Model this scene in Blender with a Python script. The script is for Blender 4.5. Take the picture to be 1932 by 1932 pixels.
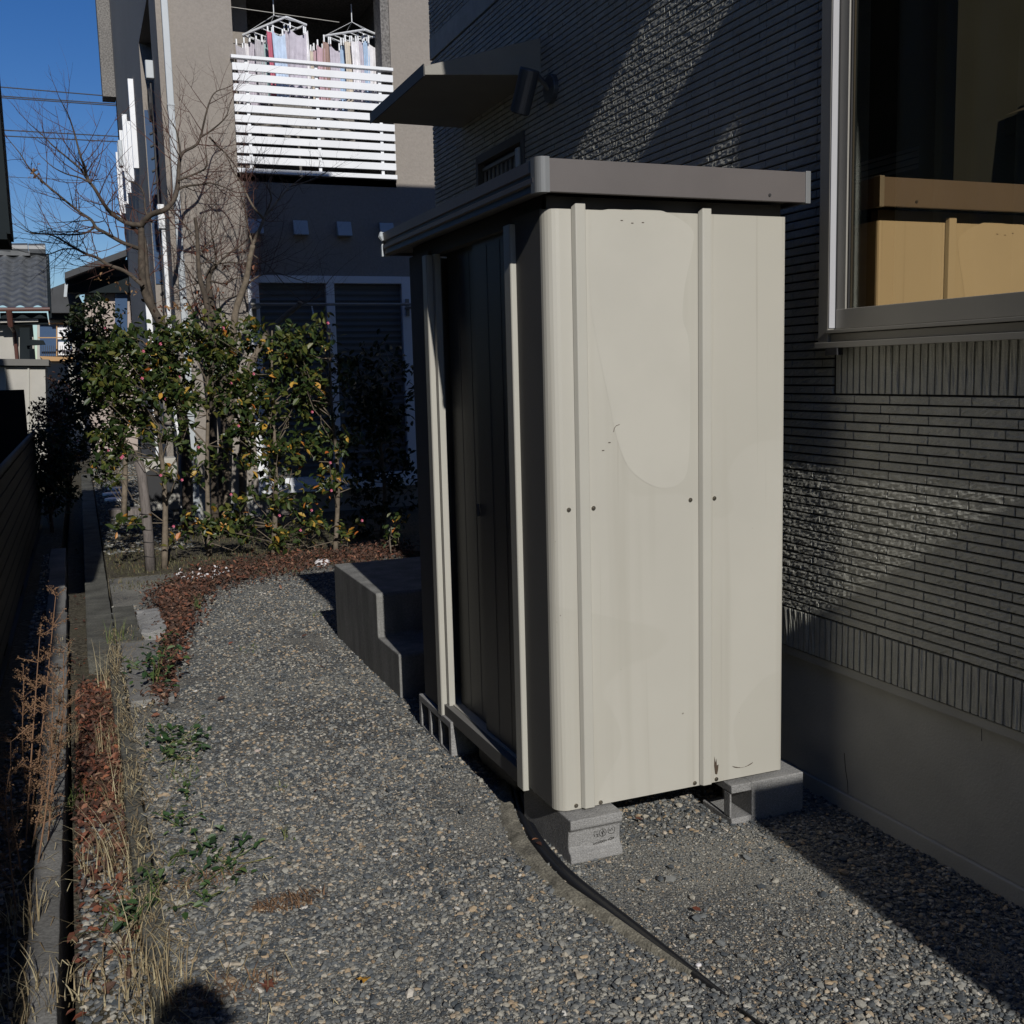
import bpy, bmesh, math, random
import numpy as np
from mathutils import Vector, Matrix
R = math.radians
rnd = random.Random(7)
nrg = np.random.default_rng(11)
for o in list(bpy.data.objects): bpy.data.objects.remove(o)
sc = bpy.context.scene
COL = sc.collection

# ------------------------------------------------------------------ camera
FPX, CPX, CAMH = 2000.0, 966.0, 1.6
_vy = np.array([-819, 243, FPX]); _vy /= np.linalg.norm(_vy)
_up = np.array([-386, 15150, -2000.0]); _up /= np.linalg.norm(_up)
_vy -= _up*(_vy@_up); _vy /= np.linalg.norm(_vy)
_vx = np.array([_vy[1]*_up[2]-_vy[2]*_up[1], _vy[2]*_up[0]-_vy[0]*_up[2], _vy[0]*_up[1]-_vy[1]*_up[0]])
if _vx[0] < 0: _vx = -_vx
CM = np.array([_vx, _vy, _up])
def ray(x, y): return CM @ np.array([x-CPX, CPX-y, FPX])
def aty(x, y, Y):
    d = ray(x, y); t = Y/d[1]; return Vector((d[0]*t, Y, CAMH+d[2]*t))
def atz(x, y, z):
    d = ray(x, y); t = (z-CAMH)/d[2]; return Vector((d[0]*t, d[1]*t, z))
def atx(x, y, X):
    d = ray(x, y); t = X/d[0]; return Vector((X, d[1]*t, CAMH+d[2]*t))
cd = bpy.data.cameras.new('camera'); cam = bpy.data.objects.new('camera', cd); COL.objects.link(cam)
mw = Matrix.Identity(4)
for i in range(3):
    mw[i][0] = CM[i, 0]; mw[i][1] = CM[i, 1]; mw[i][2] = -CM[i, 2]
mw[2][3] = CAMH
cam.matrix_world = mw
cd.sensor_width = 36; cd.lens = 36*FPX/1932.0; cd.clip_start = 0.05; cd.clip_end = 3000
sc.camera = cam

# ------------------------------------------------------------------ sky, sun, exposure
SUN_AZ, SUN_EL = 3.58, 30.0          # light travels towards +Y and a touch +X
w = bpy.data.worlds.new('World'); sc.world = w; w.use_nodes = True
nt = w.node_tree; nt.nodes.clear()
sky = nt.nodes.new('ShaderNodeTexSky'); sky.sky_type = 'NISHITA'; sky.sun_disc = False
sky.sun_elevation = R(SUN_EL); sky.sun_rotation = R(180+SUN_AZ)
sky.altitude = 300; sky.air_density = 1.0; sky.dust_density = 0.1; sky.ozone_density = 3.5
bg = nt.nodes.new('ShaderNodeBackground'); bg.inputs[1].default_value = 0.068
wo = nt.nodes.new('ShaderNodeOutputWorld')
hs_ = nt.nodes.new('ShaderNodeHueSaturation'); hs_.inputs['Saturation'].default_value = 1.32; hs_.inputs['Hue'].default_value = .515; nt.links.new(sky.outputs[0], hs_.inputs['Color']); nt.links.new(hs_.outputs[0], bg.inputs[0]); nt.links.new(bg.outputs[0], wo.inputs[0])
ld = bpy.data.lights.new('sun', 'SUN'); ld.energy = 3.7; ld.angle = R(0.5); ld.color = (1.0, 0.975, 0.925)
sun = bpy.data.objects.new('sun', ld); COL.objects.link(sun)
sd = Vector((math.sin(R(SUN_AZ))*math.cos(R(SUN_EL)), math.cos(R(SUN_AZ))*math.cos(R(SUN_EL)), -math.sin(R(SUN_EL))))
sun.rotation_euler = sd.to_track_quat('-Z', 'Y').to_euler(); sun.location = (0, -3, 12)
sc.view_settings.view_transform = 'Standard'; sc.view_settings.look = 'None'
sc.view_settings.exposure = 0.0; sc.view_settings.gamma = 1.0; sc.view_settings.use_curve_mapping = False

# ------------------------------------------------------------------ materials
def mat(name, col, rough=0.7, vary=0.0, vscale=3.0, bump=0.0, bscale=60.0, metal=0.0, island=None,
        spec=0.5, col2=None, fine=0.0, fscale=200.0, trans=0.0, vstretch=None):
    m = bpy.data.materials.new(name); m.use_nodes = True
    n = m.node_tree.nodes; l = m.node_tree.links
    b = n['Principled BSDF']; b.inputs['Roughness'].default_value = rough; b.inputs['Metallic'].default_value = metal
    b.inputs['Specular IOR Level'].default_value = spec
    c = tuple(col)+(1,)
    tc = n.new('ShaderNodeTexCoord'); src = None
    if island:
        g = n.new('ShaderNodeNewGeometry'); r = n.new('ShaderNodeValToRGB'); r.color_ramp.interpolation = 'LINEAR'
        e = r.color_ramp.elements
        while len(e) < len(island): e.new(0.5)
        for k, (p, cc) in enumerate(island): e[k].position = p; e[k].color = tuple(cc)+(1,)
        l.new(g.outputs['Random Per Island'], r.inputs[0]); src = r.outputs[0]
    if vary or col2:
        t = n.new('ShaderNodeTexNoise'); t.inputs['Scale'].default_value = vscale; t.inputs['Detail'].default_value = 6
        t.inputs['Roughness'].default_value = 0.6
        if vstretch:
            mp = n.new('ShaderNodeMapping'); mp.inputs['Scale'].default_value = vstretch
            l.new(tc.outputs['Object'], mp.inputs[0]); l.new(mp.outputs[0], t.inputs['Vector'])
        else: l.new(tc.outputs['Object'], t.inputs['Vector'])
        mx = n.new('ShaderNodeMix'); mx.data_type = 'RGBA'
        cr = n.new('ShaderNodeMapRange'); cr.inputs[1].default_value = 0.35; cr.inputs[2].default_value = 0.65
        l.new(t.outputs[0], cr.inputs[0]); l.new(cr.outputs[0], mx.inputs[0])
        if src is None:
            mx.inputs[6].default_value = tuple(x*(1-vary) for x in col)+(1,)
            mx.inputs[7].default_value = (tuple(col2) if col2 else tuple(min(1, x*(1+vary)) for x in col))+(1,)
        else:
            l.new(src, mx.inputs[6]); mm = n.new('ShaderNodeMix'); mm.data_type = 'RGBA'; mm.blend_type = 'MULTIPLY'
            mm.inputs[0].default_value = 1; mm.inputs[7].default_value = (1-vary,)*3+(1,); l.new(src, mm.inputs[6]); l.new(mm.outputs[2], mx.inputs[7])
        src = mx.outputs[2]
    if fine:
        t2 = n.new('ShaderNodeTexNoise'); t2.inputs['Scale'].default_value = fscale; t2.inputs['Detail'].default_value = 4
        l.new(tc.outputs['Object'], t2.inputs['Vector'])
        m3 = n.new('ShaderNodeMapRange'); m3.inputs[1].default_value = 0.3; m3.inputs[2].default_value = 0.7
        m3.inputs[3].default_value = 1-fine; m3.inputs[4].default_value = 1+fine
        l.new(t2.outputs[0], m3.inputs[0])
        mu = n.new('ShaderNodeVectorMath'); mu.operation = 'SCALE'
        if src is None: mu.inputs[0].default_value = tuple(col)
        else: l.new(src, mu.inputs[0])
        l.new(m3.outputs[0], mu.inputs['Scale']); src = mu.outputs[0]
    if src is None: b.inputs['Base Color'].default_value = c
    else: l.new(src, b.inputs['Base Color'])
    if bump:
        t3 = n.new('ShaderNodeTexNoise'); t3.inputs['Scale'].default_value = bscale; t3.inputs['Detail'].default_value = 5
        l.new(tc.outputs['Object'], t3.inputs['Vector'])
        bp = n.new('ShaderNodeBump'); bp.inputs['Strength'].default_value = min(1, bump*1.0); bp.inputs['Distance'].default_value = 0.004
        l.new(t3.outputs[0], bp.inputs['Height']); l.new(bp.outputs[0], b.inputs['Normal'])
    m['src'] = 1
    return m

M = {}
M['concrete'] = mat('concrete', (.16,.155,.145), .9, .28, 2.5, .8, 90, fine=.25, fscale=120)
M['concrete_dark'] = mat('mossy_concrete', (.085,.083,.07), .95, .35, 5, 1, 70, fine=.35, fscale=90)
M['block'] = mat('block_concrete', (.24,.235,.228), .95, .15, 6, 1, 160, fine=.35, fscale=260)
M['foundation'] = mat('foundation_render', (.41,.40,.37), .9, .14, 1.5, .5, 120)
M['cream'] = mat('cream_steel', (.43,.412,.362), .45, .05, 1.2, 0, fine=.02, fscale=30)
M['creamrib'] = mat('cream_steel_rib', (.42,.405,.357), .42, .03, 2)
M['shedgrey_shaded'] = mat('shed_trim_shade_grey', (.16,.155,.145), .7, .06, 2, spec=.12)  # trim grey; on the corner panels it is cream paint darkened for shade
M['door'] = mat('shed_door_brown', (.085,.083,.076), .45, .08, 1.5)
M['fascia'] = mat('fascia_brown', (.105,.093,.09), .5, .07, 3, fine=.05, fscale=300)
M['cap'] = mat('fascia_cap', (.16,.165,.17), .4, .05, 4)
M['soffit'] = mat('soffit_dark', (.09,.085,.08), .7)
M['steel'] = mat('screw_steel', (.35,.32,.27), .35, metal=1)
M['black'] = mat('black_rubber', (.012,.012,.013), .55, bump=.2, bscale=40)
M['tile'] = mat('siding_tile', (.45,.44,.385), .62, .12, 9, .5, 220, fine=.22, fscale=380, spec=.4)
M['groove'] = mat('siding_groove', (.02,.02,.02), .9)
M['alu'] = mat('window_aluminium', (.27,.255,.225), .42, .04, 3, metal=.1)
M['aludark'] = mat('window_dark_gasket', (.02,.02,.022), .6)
M['sunlit_jamb'] = mat('sunlit_jamb_pale', (.40,.40,.42), .5)  # paler than the frame, sunlight put into the colour of this face
M['white'] = mat('white_pvc', (.76,.77,.79), .45, .04, 3)
M['whitegrey'] = mat('pale_duct', (.42,.45,.47), .5, .04, 3)
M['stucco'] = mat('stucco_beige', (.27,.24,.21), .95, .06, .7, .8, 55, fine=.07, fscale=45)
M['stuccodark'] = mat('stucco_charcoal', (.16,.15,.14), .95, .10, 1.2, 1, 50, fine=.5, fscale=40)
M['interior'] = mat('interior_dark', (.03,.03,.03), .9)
M['shutter'] = mat('shutter_slate', (.09,.095,.095), .5, .05, 3)
M['canopy'] = mat('canopy_panel', (.26,.245,.215), .6, .08, 3, .2, 90)
M['lampmetal'] = mat('lamp_metal', (.13,.14,.16), .4, metal=.6)
M['bark'] = mat('bark_grey_brown', (.075,.058,.043), .9, .35, 14, .8, 80)
M['barkpale'] = mat('bark_pale', (.15,.12,.088), .9, .3, 18, .8, 80)
M['twig'] = mat('twig_brown', (.085,.038,.028), .8, .2, 9)
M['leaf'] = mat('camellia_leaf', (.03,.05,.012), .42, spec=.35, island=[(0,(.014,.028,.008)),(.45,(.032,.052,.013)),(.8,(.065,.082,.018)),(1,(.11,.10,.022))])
M['leafshade'] = mat('evergreen_leaf_shade_tone', (.02,.035,.012), .5, spec=.3, island=[(0,(.010,.02,.008)),(.6,(.022,.036,.014)),(1,(.045,.05,.018))])  # darker copy of the leaf colours, shade put into the base
M['yellowleaf'] = mat('yellow_leaf', (.4,.22,.03), .5, island=[(0,(.34,.22,.04)),(.5,(.42,.24,.035)),(1,(.36,.10,.02))])
M['dryleaf'] = mat('dry_leaf', (.2,.08,.04), .8, island=[(0,(.035,.02,.014)),(.45,(.075,.038,.025)),(.75,(.12,.055,.034)),(.93,(.19,.065,.034)),(1,(.26,.16,.10))])
M['redleaf'] = mat('red_leaf', (.3,.05,.02), .75, island=[(0,(.045,.022,.015)),(.5,(.10,.036,.021)),(.8,(.17,.048,.024)),(.95,(.24,.085,.035)),(1,(.26,.17,.10))])
M['tanleaf'] = mat('tan_dry_leaf', (.25,.14,.06), .8, island=[(0,(.12,.06,.03)),(.6,(.24,.13,.055)),(1,(.34,.21,.09))])
M['pink'] = mat('pink_petal', (.55,.12,.2), .5, island=[(0,(.5,.05,.12)),(1,(.65,.22,.3))])
M['whitepetal'] = mat('white_petal', (.65,.62,.62), .6)
M['drygrass'] = mat('dry_grass', (.28,.22,.12), .8, island=[(0,(.12,.08,.04)),(.5,(.26,.2,.11)),(1,(.42,.36,.22))])
M['greengrass'] = mat('green_grass', (.08,.12,.03), .7, island=[(0,(.05,.08,.02)),(.7,(.10,.14,.04)),(1,(.2,.19,.07))])
M['weed'] = mat('weed_leaf', (.03,.07,.02), .55, island=[(0,(.015,.035,.014)),(.6,(.03,.07,.02)),(1,(.07,.11,.03))])
M['seed'] = mat('weed_seed_head', (.25,.13,.07), .85, island=[(0,(.09,.05,.028)),(1,(.24,.14,.075))])
M['fence'] = mat('fence_dark_aluminium', (.008,.009,.010), .6, .1, 3, spec=.2)
M['wood'] = mat('grey_stake_wood', (.15,.13,.12), .9, .3, 6, .6, 60, vstretch=(12,12,1.5))
M['kawara'] = mat('roof_tile_grey', (.085,.09,.095), .38, .25, 5, spec=.6)
M['roofdark'] = mat('roof_dark', (.028,.03,.034), .6, .2, 3)
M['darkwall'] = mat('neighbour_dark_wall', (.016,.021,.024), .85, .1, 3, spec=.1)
M['brownpipe'] = mat('brown_gutter', (.10,.042,.032), .5)
M['creamwall'] = mat('cream_wall', (.42,.40,.36), .85, .06, 2)
M['pinkwall'] = mat('pinkish_wall', (.40,.33,.29), .85, .06, 2)
M['orangewood'] = mat('balcony_floor_wood', (.42,.25,.11), .7)
M['cablem'] = mat('power_cable', (.01,.01,.012), .6)
M['bluepanel'] = mat('painted_sky_glazing', (.06,.10,.18), .12, spec=.8)  # blue base stands in for sky reflected in the panes
M['skin'] = mat('skin', (.45,.27,.19), .6)
M['hair'] = mat('hair', (.012,.01,.009), .7)
M['jacket'] = mat('jacket_cloth', (.05,.06,.09), .9, .1, 20)
M['trousers'] = mat('trouser_cloth', (.06,.055,.05), .9)
M['steps'] = mat('step_concrete', (.185,.182,.172), .9, .25, 3, .7, 90, fine=.2, fscale=110, vstretch=(3,3,.7))
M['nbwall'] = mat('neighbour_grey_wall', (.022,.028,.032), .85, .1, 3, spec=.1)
M['moss'] = mat('moss', (.06,.07,.02), .95, .3, 30, 1, 120)

# glass with a warm low-emissivity mirror coat
def glassmat(name, tint, fac, roughness=0.0, tcol=(.5,.55,.55)):
    m = bpy.data.materials.new(name); m.use_nodes = True
    n = m.node_tree.nodes; l = m.node_tree.links; n.clear()
    o = n.new('ShaderNodeOutputMaterial'); g = n.new('ShaderNodeBsdfGlossy'); g.inputs['Color'].default_value = tint+(1,)
    g.inputs['Roughness'].default_value = roughness
    t = n.new('ShaderNodeBsdfTransparent'); t.inputs[0].default_value = tcol+(1,)
    mx = n.new('ShaderNodeMixShader'); mx.inputs[0].default_value = fac
    l.new(t.outputs[0], mx.inputs[1]); l.new(g.outputs[0], mx.inputs[2]); l.new(mx.outputs[0], o.inputs[0])
    return m
M['glass'] = glassmat('coated_window_glass', (.88,.63,.34), .74, tcol=(.8,.86,.86))
M['glass2'] = glassmat('plain_window_glass', (.8,.85,.9), .22)

# ------------------------------------------------------------------ builders
class MB:
    def __init__(s): s.v = []; s.f = []; s.mi = []
    def add(s, vs, fs, mi=0):
        b = len(s.v); s.v += [tuple(p) for p in vs]; s.f += [tuple(b+i for i in f) for f in fs]; s.mi += [mi]*len(fs); return s
    def box(s, a, b, mi=0, rot=None, c=None):
        x0,y0,z0 = a; x1,y1,z1 = b
        vs = [Vector(p) for p in ((x0,y0,z0),(x1,y0,z0),(x1,y1,z0),(x0,y1,z0),(x0,y0,z1),(x1,y0,z1),(x1,y1,z1),(x0,y1,z1))]
        if rot:
            cc = Vector(c) if c else sum(vs, Vector())/8
            vs = [cc + rot @ (p-cc) for p in vs]
        return s.add(vs, [(0,3,2,1),(4,5,6,7),(0,1,5,4),(1,2,6,5),(2,3,7,6),(3,0,4,7)], mi)
    def prism(s, poly, ax, a, b, mi=0):
        n = len(poly)
        def P(p, t):
            return (t,p[0],p[1]) if ax == 0 else ((p[0],t,p[1]) if ax == 1 else (p[0],p[1],t))
        vs = [P(p,a) for p in poly]+[P(p,b) for p in poly]
        fs = [tuple(range(n))[::-1], tuple(range(n,2*n))]+[(i,(i+1)%n,n+(i+1)%n,n+i) for i in range(n)]
        return s.add(vs, fs, mi)
    def tube(s, pts, rad, k=6, cap=True, mi=0):
        pts = [Vector(p) for p in pts]; n = len(pts)
        if not hasattr(rad, '__len__'): rad = [rad]*n
        ref = None; vs = []
        for i, p in enumerate(pts):
            t = (pts[min(i+1,n-1)]-pts[max(i-1,0)])
            if t.length < 1e-9: t = Vector((0,0,1))
            t.normalize()
            if ref is None: ref = Vector((1,0,0)) if abs(t.x) < .8 else Vector((0,1,0))
            u = (ref - t*ref.dot(t)); 
            if u.length < 1e-6: u = t.orthogonal()
            u.normalize(); ref = u; v = t.cross(u)
            for j in range(k):
                a = 2*math.pi*j/k; vs.append(p+(u*math.cos(a)+v*math.sin(a))*rad[i])
        fs = [(i*k+j, i*k+(j+1)%k, (i+1)*k+(j+1)%k, (i+1)*k+j) for i in range(n-1) for j in range(k)]
        if cap: fs += [tuple(range(k))[::-1], tuple((n-1)*k+j for j in range(k))]
        return s.add(vs, fs, mi)
    def quad(s, a, b, c, d, mi=0): return s.add([a,b,c,d], [(0,1,2,3)], mi)
    def build(s, name, mats, parent=None, smooth=False, bevel=0, solid=0):
        me = bpy.data.meshes.new(name); me.from_pydata([tuple(v) for v in s.v], [], s.f)
        for m in (mats if isinstance(mats, (list,tuple)) else [mats]): me.materials.append(m)
        if any(s.mi): me.polygons.foreach_set('material_index', s.mi)
        me.update()
        if not solid:
            bm = bmesh.new(); bm.from_mesh(me); bmesh.ops.recalc_face_normals(bm, faces=bm.faces); bm.to_mesh(me); bm.free()
        if smooth: me.polygons.foreach_set('use_smooth', [True]*len(me.polygons))
        o = bpy.data.objects.new(name, me); COL.objects.link(o)
        if parent is not None: setp(o, parent)
        if bevel:
            md = o.modifiers.new('bevel', 'BEVEL'); md.width = bevel; md.segments = 2; md.limit_method = 'ANGLE'; md.angle_limit = R(40)
        return o
def setp(o, p):
    o.parent = p
    o.matrix_parent_inverse = Matrix.Translation(-Vector(p.location))
def tag(o, label=None, cat=None, group=None, kind=None):
    if label: o['label'] = label
    if cat: o['category'] = cat
    if group: o['group'] = group
    if kind: o['kind'] = kind
    return o
def thing(name, label, cat, loc, group=None):
    o = bpy.data.objects.new(name, None); COL.objects.link(o); o.location = loc; o.empty_display_size = .1
    return tag(o, label, cat, group)
def npmesh(name, V, F, mats, parent=None, mi=None, smooth=False):
    """V (n,3) array, F (m,k) array of equal length faces"""
    me = bpy.data.meshes.new(name); V = np.asarray(V, np.float32); F = np.asarray(F, np.int32); m, k = F.shape
    me.vertices.add(len(V)); me.vertices.foreach_set('co', V.ravel())
    me.loops.add(m*k); me.loops.foreach_set('vertex_index', F.ravel())
    me.polygons.add(m); me.polygons.foreach_set('loop_start', np.arange(0, m*k, k, dtype=np.int32))
    try: me.polygons.foreach_set('loop_total', np.full(m, k, np.int32))
    except Exception: pass
    for q in (mats if isinstance(mats, (list,tuple)) else [mats]): me.materials.append(q)
    if mi is not None: me.polygons.foreach_set('material_index', np.asarray(mi, np.int32))
    me.polygons.foreach_set('use_smooth', np.full(m, smooth))
    me.update(); me.validate()
    o = bpy.data.objects.new(name, me); COL.objects.link(o)
    if parent is not None: setp(o, parent)
    return o

# ------------------------------------------------------------------ ground (structure)
def ground_mat(name, cols, scale, dirt):
    m = bpy.data.materials.new(name); m.use_nodes = True
    n = m.node_tree.nodes; l = m.node_tree.links; b = n['Principled BSDF']; b.inputs['Roughness'].default_value = .95
    b.inputs['Specular IOR Level'].default_value = .2
    tc = n.new('ShaderNodeTexCoord'); v = n.new('ShaderNodeTexVoronoi'); v.inputs['Scale'].default_value = scale
    l.new(tc.outputs['Object'], v.inputs['Vector'])
    sep = n.new('ShaderNodeSeparateColor'); l.new(v.outputs['Color'], sep.inputs[0])
    r = n.new('ShaderNodeValToRGB'); e = r.color_ramp.elements
    while len(e) < len(cols): e.new(.5)
    for k, (p, c) in enumerate(cols): e[k].position = p; e[k].color = tuple(c)+(1,)
    l.new(sep.outputs[0], r.inputs[0])
    t = n.new('ShaderNodeTexNoise'); t.inputs['Scale'].default_value = 1.6; t.inputs['Detail'].default_value = 8; t.inputs['Roughness'].default_value = .65
    l.new(tc.outputs['Object'], t.inputs['Vector'])
    mr = n.new('ShaderNodeMapRange'); mr.inputs[1].default_value = .42; mr.inputs[2].default_value = .6; l.new(t.outputs[0], mr.inputs[0])
    mx = n.new('ShaderNodeMix'); mx.data_type = 'RGBA'; l.new(mr.outputs[0], mx.inputs[0]); l.new(r.outputs[0], mx.inputs[6]); mx.inputs[7].default_value = tuple(dirt)+(1,)
    t2 = n.new('ShaderNodeTexNoise'); t2.inputs['Scale'].default_value = 260; t2.inputs['Detail'].default_value = 3
    l.new(tc.outputs['Object'], t2.inputs['Vector'])
    m3 = n.new('ShaderNodeMapRange'); m3.inputs[1].default_value=.3; m3.inputs[2].default_value=.7; m3.inputs[3].default_value=.55; m3.inputs[4].default_value=1.4
    l.new(t2.outputs[0], m3.inputs[0])
    mu = n.new('ShaderNodeVectorMath'); mu.operation = 'SCALE'; l.new(mx.outputs[2], mu.inputs[0]); l.new(m3.outputs[0], mu.inputs['Scale'])
    l.new(mu.outputs[0], b.inputs['Base Color'])
    ad = n.new('ShaderNodeMath'); ad.operation = 'SUBTRACT'; l.new(t2.outputs[0], ad.inputs[0]); l.new(v.outputs['Distance'], ad.inputs[1])
    bp = n.new('ShaderNodeBump'); bp.inputs['Strength'].default_value = .8; bp.inputs['Distance'].default_value = .008
    l.new(ad.outputs[0], bp.inputs['Height']); l.new(bp.outputs[0], b.inputs['Normal'])
    return m
M['gravelbase'] = ground_mat('gravel_bed', [(0,(.06,.065,.07)),(.45,(.11,.11,.11)),(.8,(.19,.175,.15)),(1,(.28,.25,.20))], 110, (.26,.25,.22))
M['soil'] = ground_mat('garden_soil', [(0,(.035,.03,.022)),(.5,(.08,.07,.05)),(1,(.15,.13,.10))], 60, (.09,.08,.055))
M['farground'] = ground_mat('far_ground', [(0,(.06,.06,.055)),(.5,(.10,.10,.09)),(1,(.15,.15,.13))], 30, (.10,.10,.085))

b = MB(); b.quad((-400,-200,-.42),(400,-200,-.42),(400,900,-.42),(-400,900,-.42))
tag(b.build('ground', M['farground']), kind='structure')
b = MB(); b.box((.12,-6,-.41),(2.60,9.2,-.004)); tag(b.build('gravel_yard', M['gravelbase']), kind='structure')
b = MB(); b.box((.11,9.21,-.41),(30,60,0.0)); tag(b.build('garden_soil', M['soil']), kind='structure')
b = MB(); b.box((-30,-6,-.41),(-.275,60,-.03)); b.box((-.274,-6,-.41),(-.243,4.4,-.034)); tag(b.build('soil_strip', M['soil']), kind='structure')
b = MB(); b.prism([(-.112,-6),(-.126,2.5),(-.166,6.5),(-.22,11),(-.22,60),(.105,60),(.105,-6)],2,-.41,-.105); tag(b.build('channel_floor', M['soil']), kind='structure')

# gravel stones ------------------------------------------------------
t_ = (1+5**.5)/2
ICO = np.array([(-1,t_,0),(1,t_,0),(-1,-t_,0),(1,-t_,0),(0,-1,t_),(0,1,t_),(0,-1,-t_),(0,1,-t_),(t_,0,-1),(t_,0,1),(-t_,0,-1),(-t_,0,1)])
ICO /= np.linalg.norm(ICO[0])
IF = np.array([(0,11,5),(0,5,1),(0,1,7),(0,7,10),(0,10,11),(1,5,9),(5,11,4),(11,10,2),(10,7,6),(7,1,8),(3,9,4),(3,4,2),(3,2,6),(3,6,8),(3,8,9),(4,9,5),(2,4,11),(6,2,10),(8,6,7),(9,8,1)])
def stones(name, P, S, mats, flat=.6, sink=.35):
    n = len(P); r = nrg
    V = ICO[None].repeat(n, 0) * r.uniform(.62, 1.28, (n, 12, 1))
    V = V * np.stack([r.uniform(.8,1.35,n), r.uniform(.6,1.0,n), r.uniform(.35,.8,n)*flat*1.3], 1)[:, None, :]
    # random tilt then spin
    a = r.uniform(-.5,.5,n); ca, sa = np.cos(a)[:,None], np.sin(a)[:,None]
    y = V[:,:,1]*ca - V[:,:,2]*sa; z = V[:,:,1]*sa + V[:,:,2]*ca; V[:,:,1] = y; V[:,:,2] = z
    a = r.uniform(0,2*np.pi,n); ca, sa = np.cos(a)[:,None], np.sin(a)[:,None]
    x = V[:,:,0]*ca - V[:,:,1]*sa; y = V[:,:,0]*sa + V[:,:,1]*ca; V[:,:,0] = x; V[:,:,1] = y
    V = V*S[:,None,None]
    V[:,:,2] += (S*sink)[:,None]
    V += P[:,None,:]
    F = (IF[None] + (np.arange(n)*12)[:,None,None]).reshape(-1,3)
    return npmesh(name, V.reshape(-1,3), F, mats)
def vnoise(x, y, s=1.0, seed=0):
    g = np.random.default_rng(seed).random((64,64)); x = np.asarray(x)*s+20; y = np.asarray(y)*s+20
    xi = np.floor(x).astype(int); yi = np.floor(y).astype(int); fx = x-xi; fy = y-yi
    fx = fx*fx*(3-2*fx); fy = fy*fy*(3-2*fy)
    q = lambda i, j: g[i%64, j%64]
    return (q(xi,yi)*(1-fx)+q(xi+1,yi)*fx)*(1-fy)+(q(xi,yi+1)*(1-fx)+q(xi+1,yi+1)*fx)*fy
M['stone'] = mat('gravel_stone', (.1,.1,.1), .8, island=[(0,(.045,.053,.060)),(.2,(.09,.098,.105)),(.48,(.145,.15,.148)),(.70,(.25,.243,.218)),(.86,(.36,.338,.285)),(.94,(.34,.25,.16)),(.975,(.38,.29,.19)),(1,(.55,.53,.49))], fine=.15, fscale=400, spec=.3)
def yardpts(n, y0, y1, x0=.13, x1=2.46):
    x = nrg.uniform(x0, x1, n); y = nrg.uniform(y0, y1, n); return x, y
far_edge = lambda x: np.interp(x, [.1,.35,.7,1.2,1.75,2.5], [6.1,6.45,8.1,8.5,8.6,9.0])
P = []; S = []
for (y0, y1, cnt, s0, s1) in ((1.3,2.6,36000,.0032,.0118),(2.6,4.4,40000,.0036,.0112),(4.4,9.0,48000,.0052,.0112)):
    x, y = yardpts(cnt, y0, y1)
    nz = vnoise(x, y, 1.6, 3)*.6+vnoise(x, y, 5, 4)*.4
    bare = np.clip((nz-.66)/.12, 0, 1)*.6
    # the worn, gritty patch in front of the shed
    g = np.exp(-(((x-1.72)/.42)**2+((y-2.62)/.42)**2))*1.0; bare = np.maximum(bare, np.clip(g*.85,0,.72))
    s = s0+(s1-s0)*nrg.random(cnt)**2.6
    keep = (nrg.random(cnt) > bare) & (y < far_edge(x)+nrg.uniform(-.12,.12,cnt)) & ~((x<.36)&(y>5.3)&(nrg.random(cnt)>.1))
    s = np.where((nrg.random(cnt) < bare), s*.5, s)
    keep |= (bare > .3) & (nrg.random(cnt) < .35) & (y < far_edge(x))
    s = np.where(bare > .3, s*.72, s)
    P.append(np.stack([x,y,np.full(cnt,-.003)],1)[keep]); S.append(s[keep])
    # fine grit filling the gaps
    if y1 < 4.5:
        x, y = yardpts(42000, y0, y1); P.append(np.stack([x,y,np.full(42000,-.004)],1)); S.append(nrg.uniform(.0018,.0042,42000))
big = nrg.integers(0, 1, 1)
x, y = yardpts(420, 1.5, 6.5); P.append(np.stack([x,y,np.full(420,0.0)],1)); S.append(nrg.uniform(.011,.0165,420))
x, y = yardpts(700, 1.3, 8, .10, .34); P.append(np.stack([x,y,np.full(700,0.0)],1)); S.append(nrg.uniform(.007,.016,700))
P = np.concatenate(P); S = np.concatenate(S)
tag(stones('gravel', P, S, M['stone']), 'loose grey, blue and tan crushed gravel covering the side yard', 'gravel', kind='stuff')
# stones in the drain channel, along the kerb and the far yard
n = 5200; x = np.concatenate([nrg.uniform(-.115,.10,3000), nrg.uniform(-.42,-.28,2200)]); y = np.concatenate([2.0+nrg.random(3000)*2.4, nrg.uniform(2.2,11,2200)])
z = np.concatenate([np.full(3000,-.10), np.full(2200,-.028)])
tag(stones('channel_pebbles', np.stack([x,y,z],1), nrg.uniform(.005,.015,n), M['stone']), 'pale loose pebbles in the drain channel and beside the narrow kerb', 'pebbles', kind='stuff')
n = 5000; x = nrg.uniform(.12,.95,n); y = nrg.uniform(10.5,22,n)
tag(stones('far_gravel', np.stack([x,y,np.full(n,0.0)],1), nrg.uniform(.008,.02,n), M['stone']), 'fine grey gravel of the far courtyard behind the hedge', 'gravel', kind='stuff')

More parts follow.
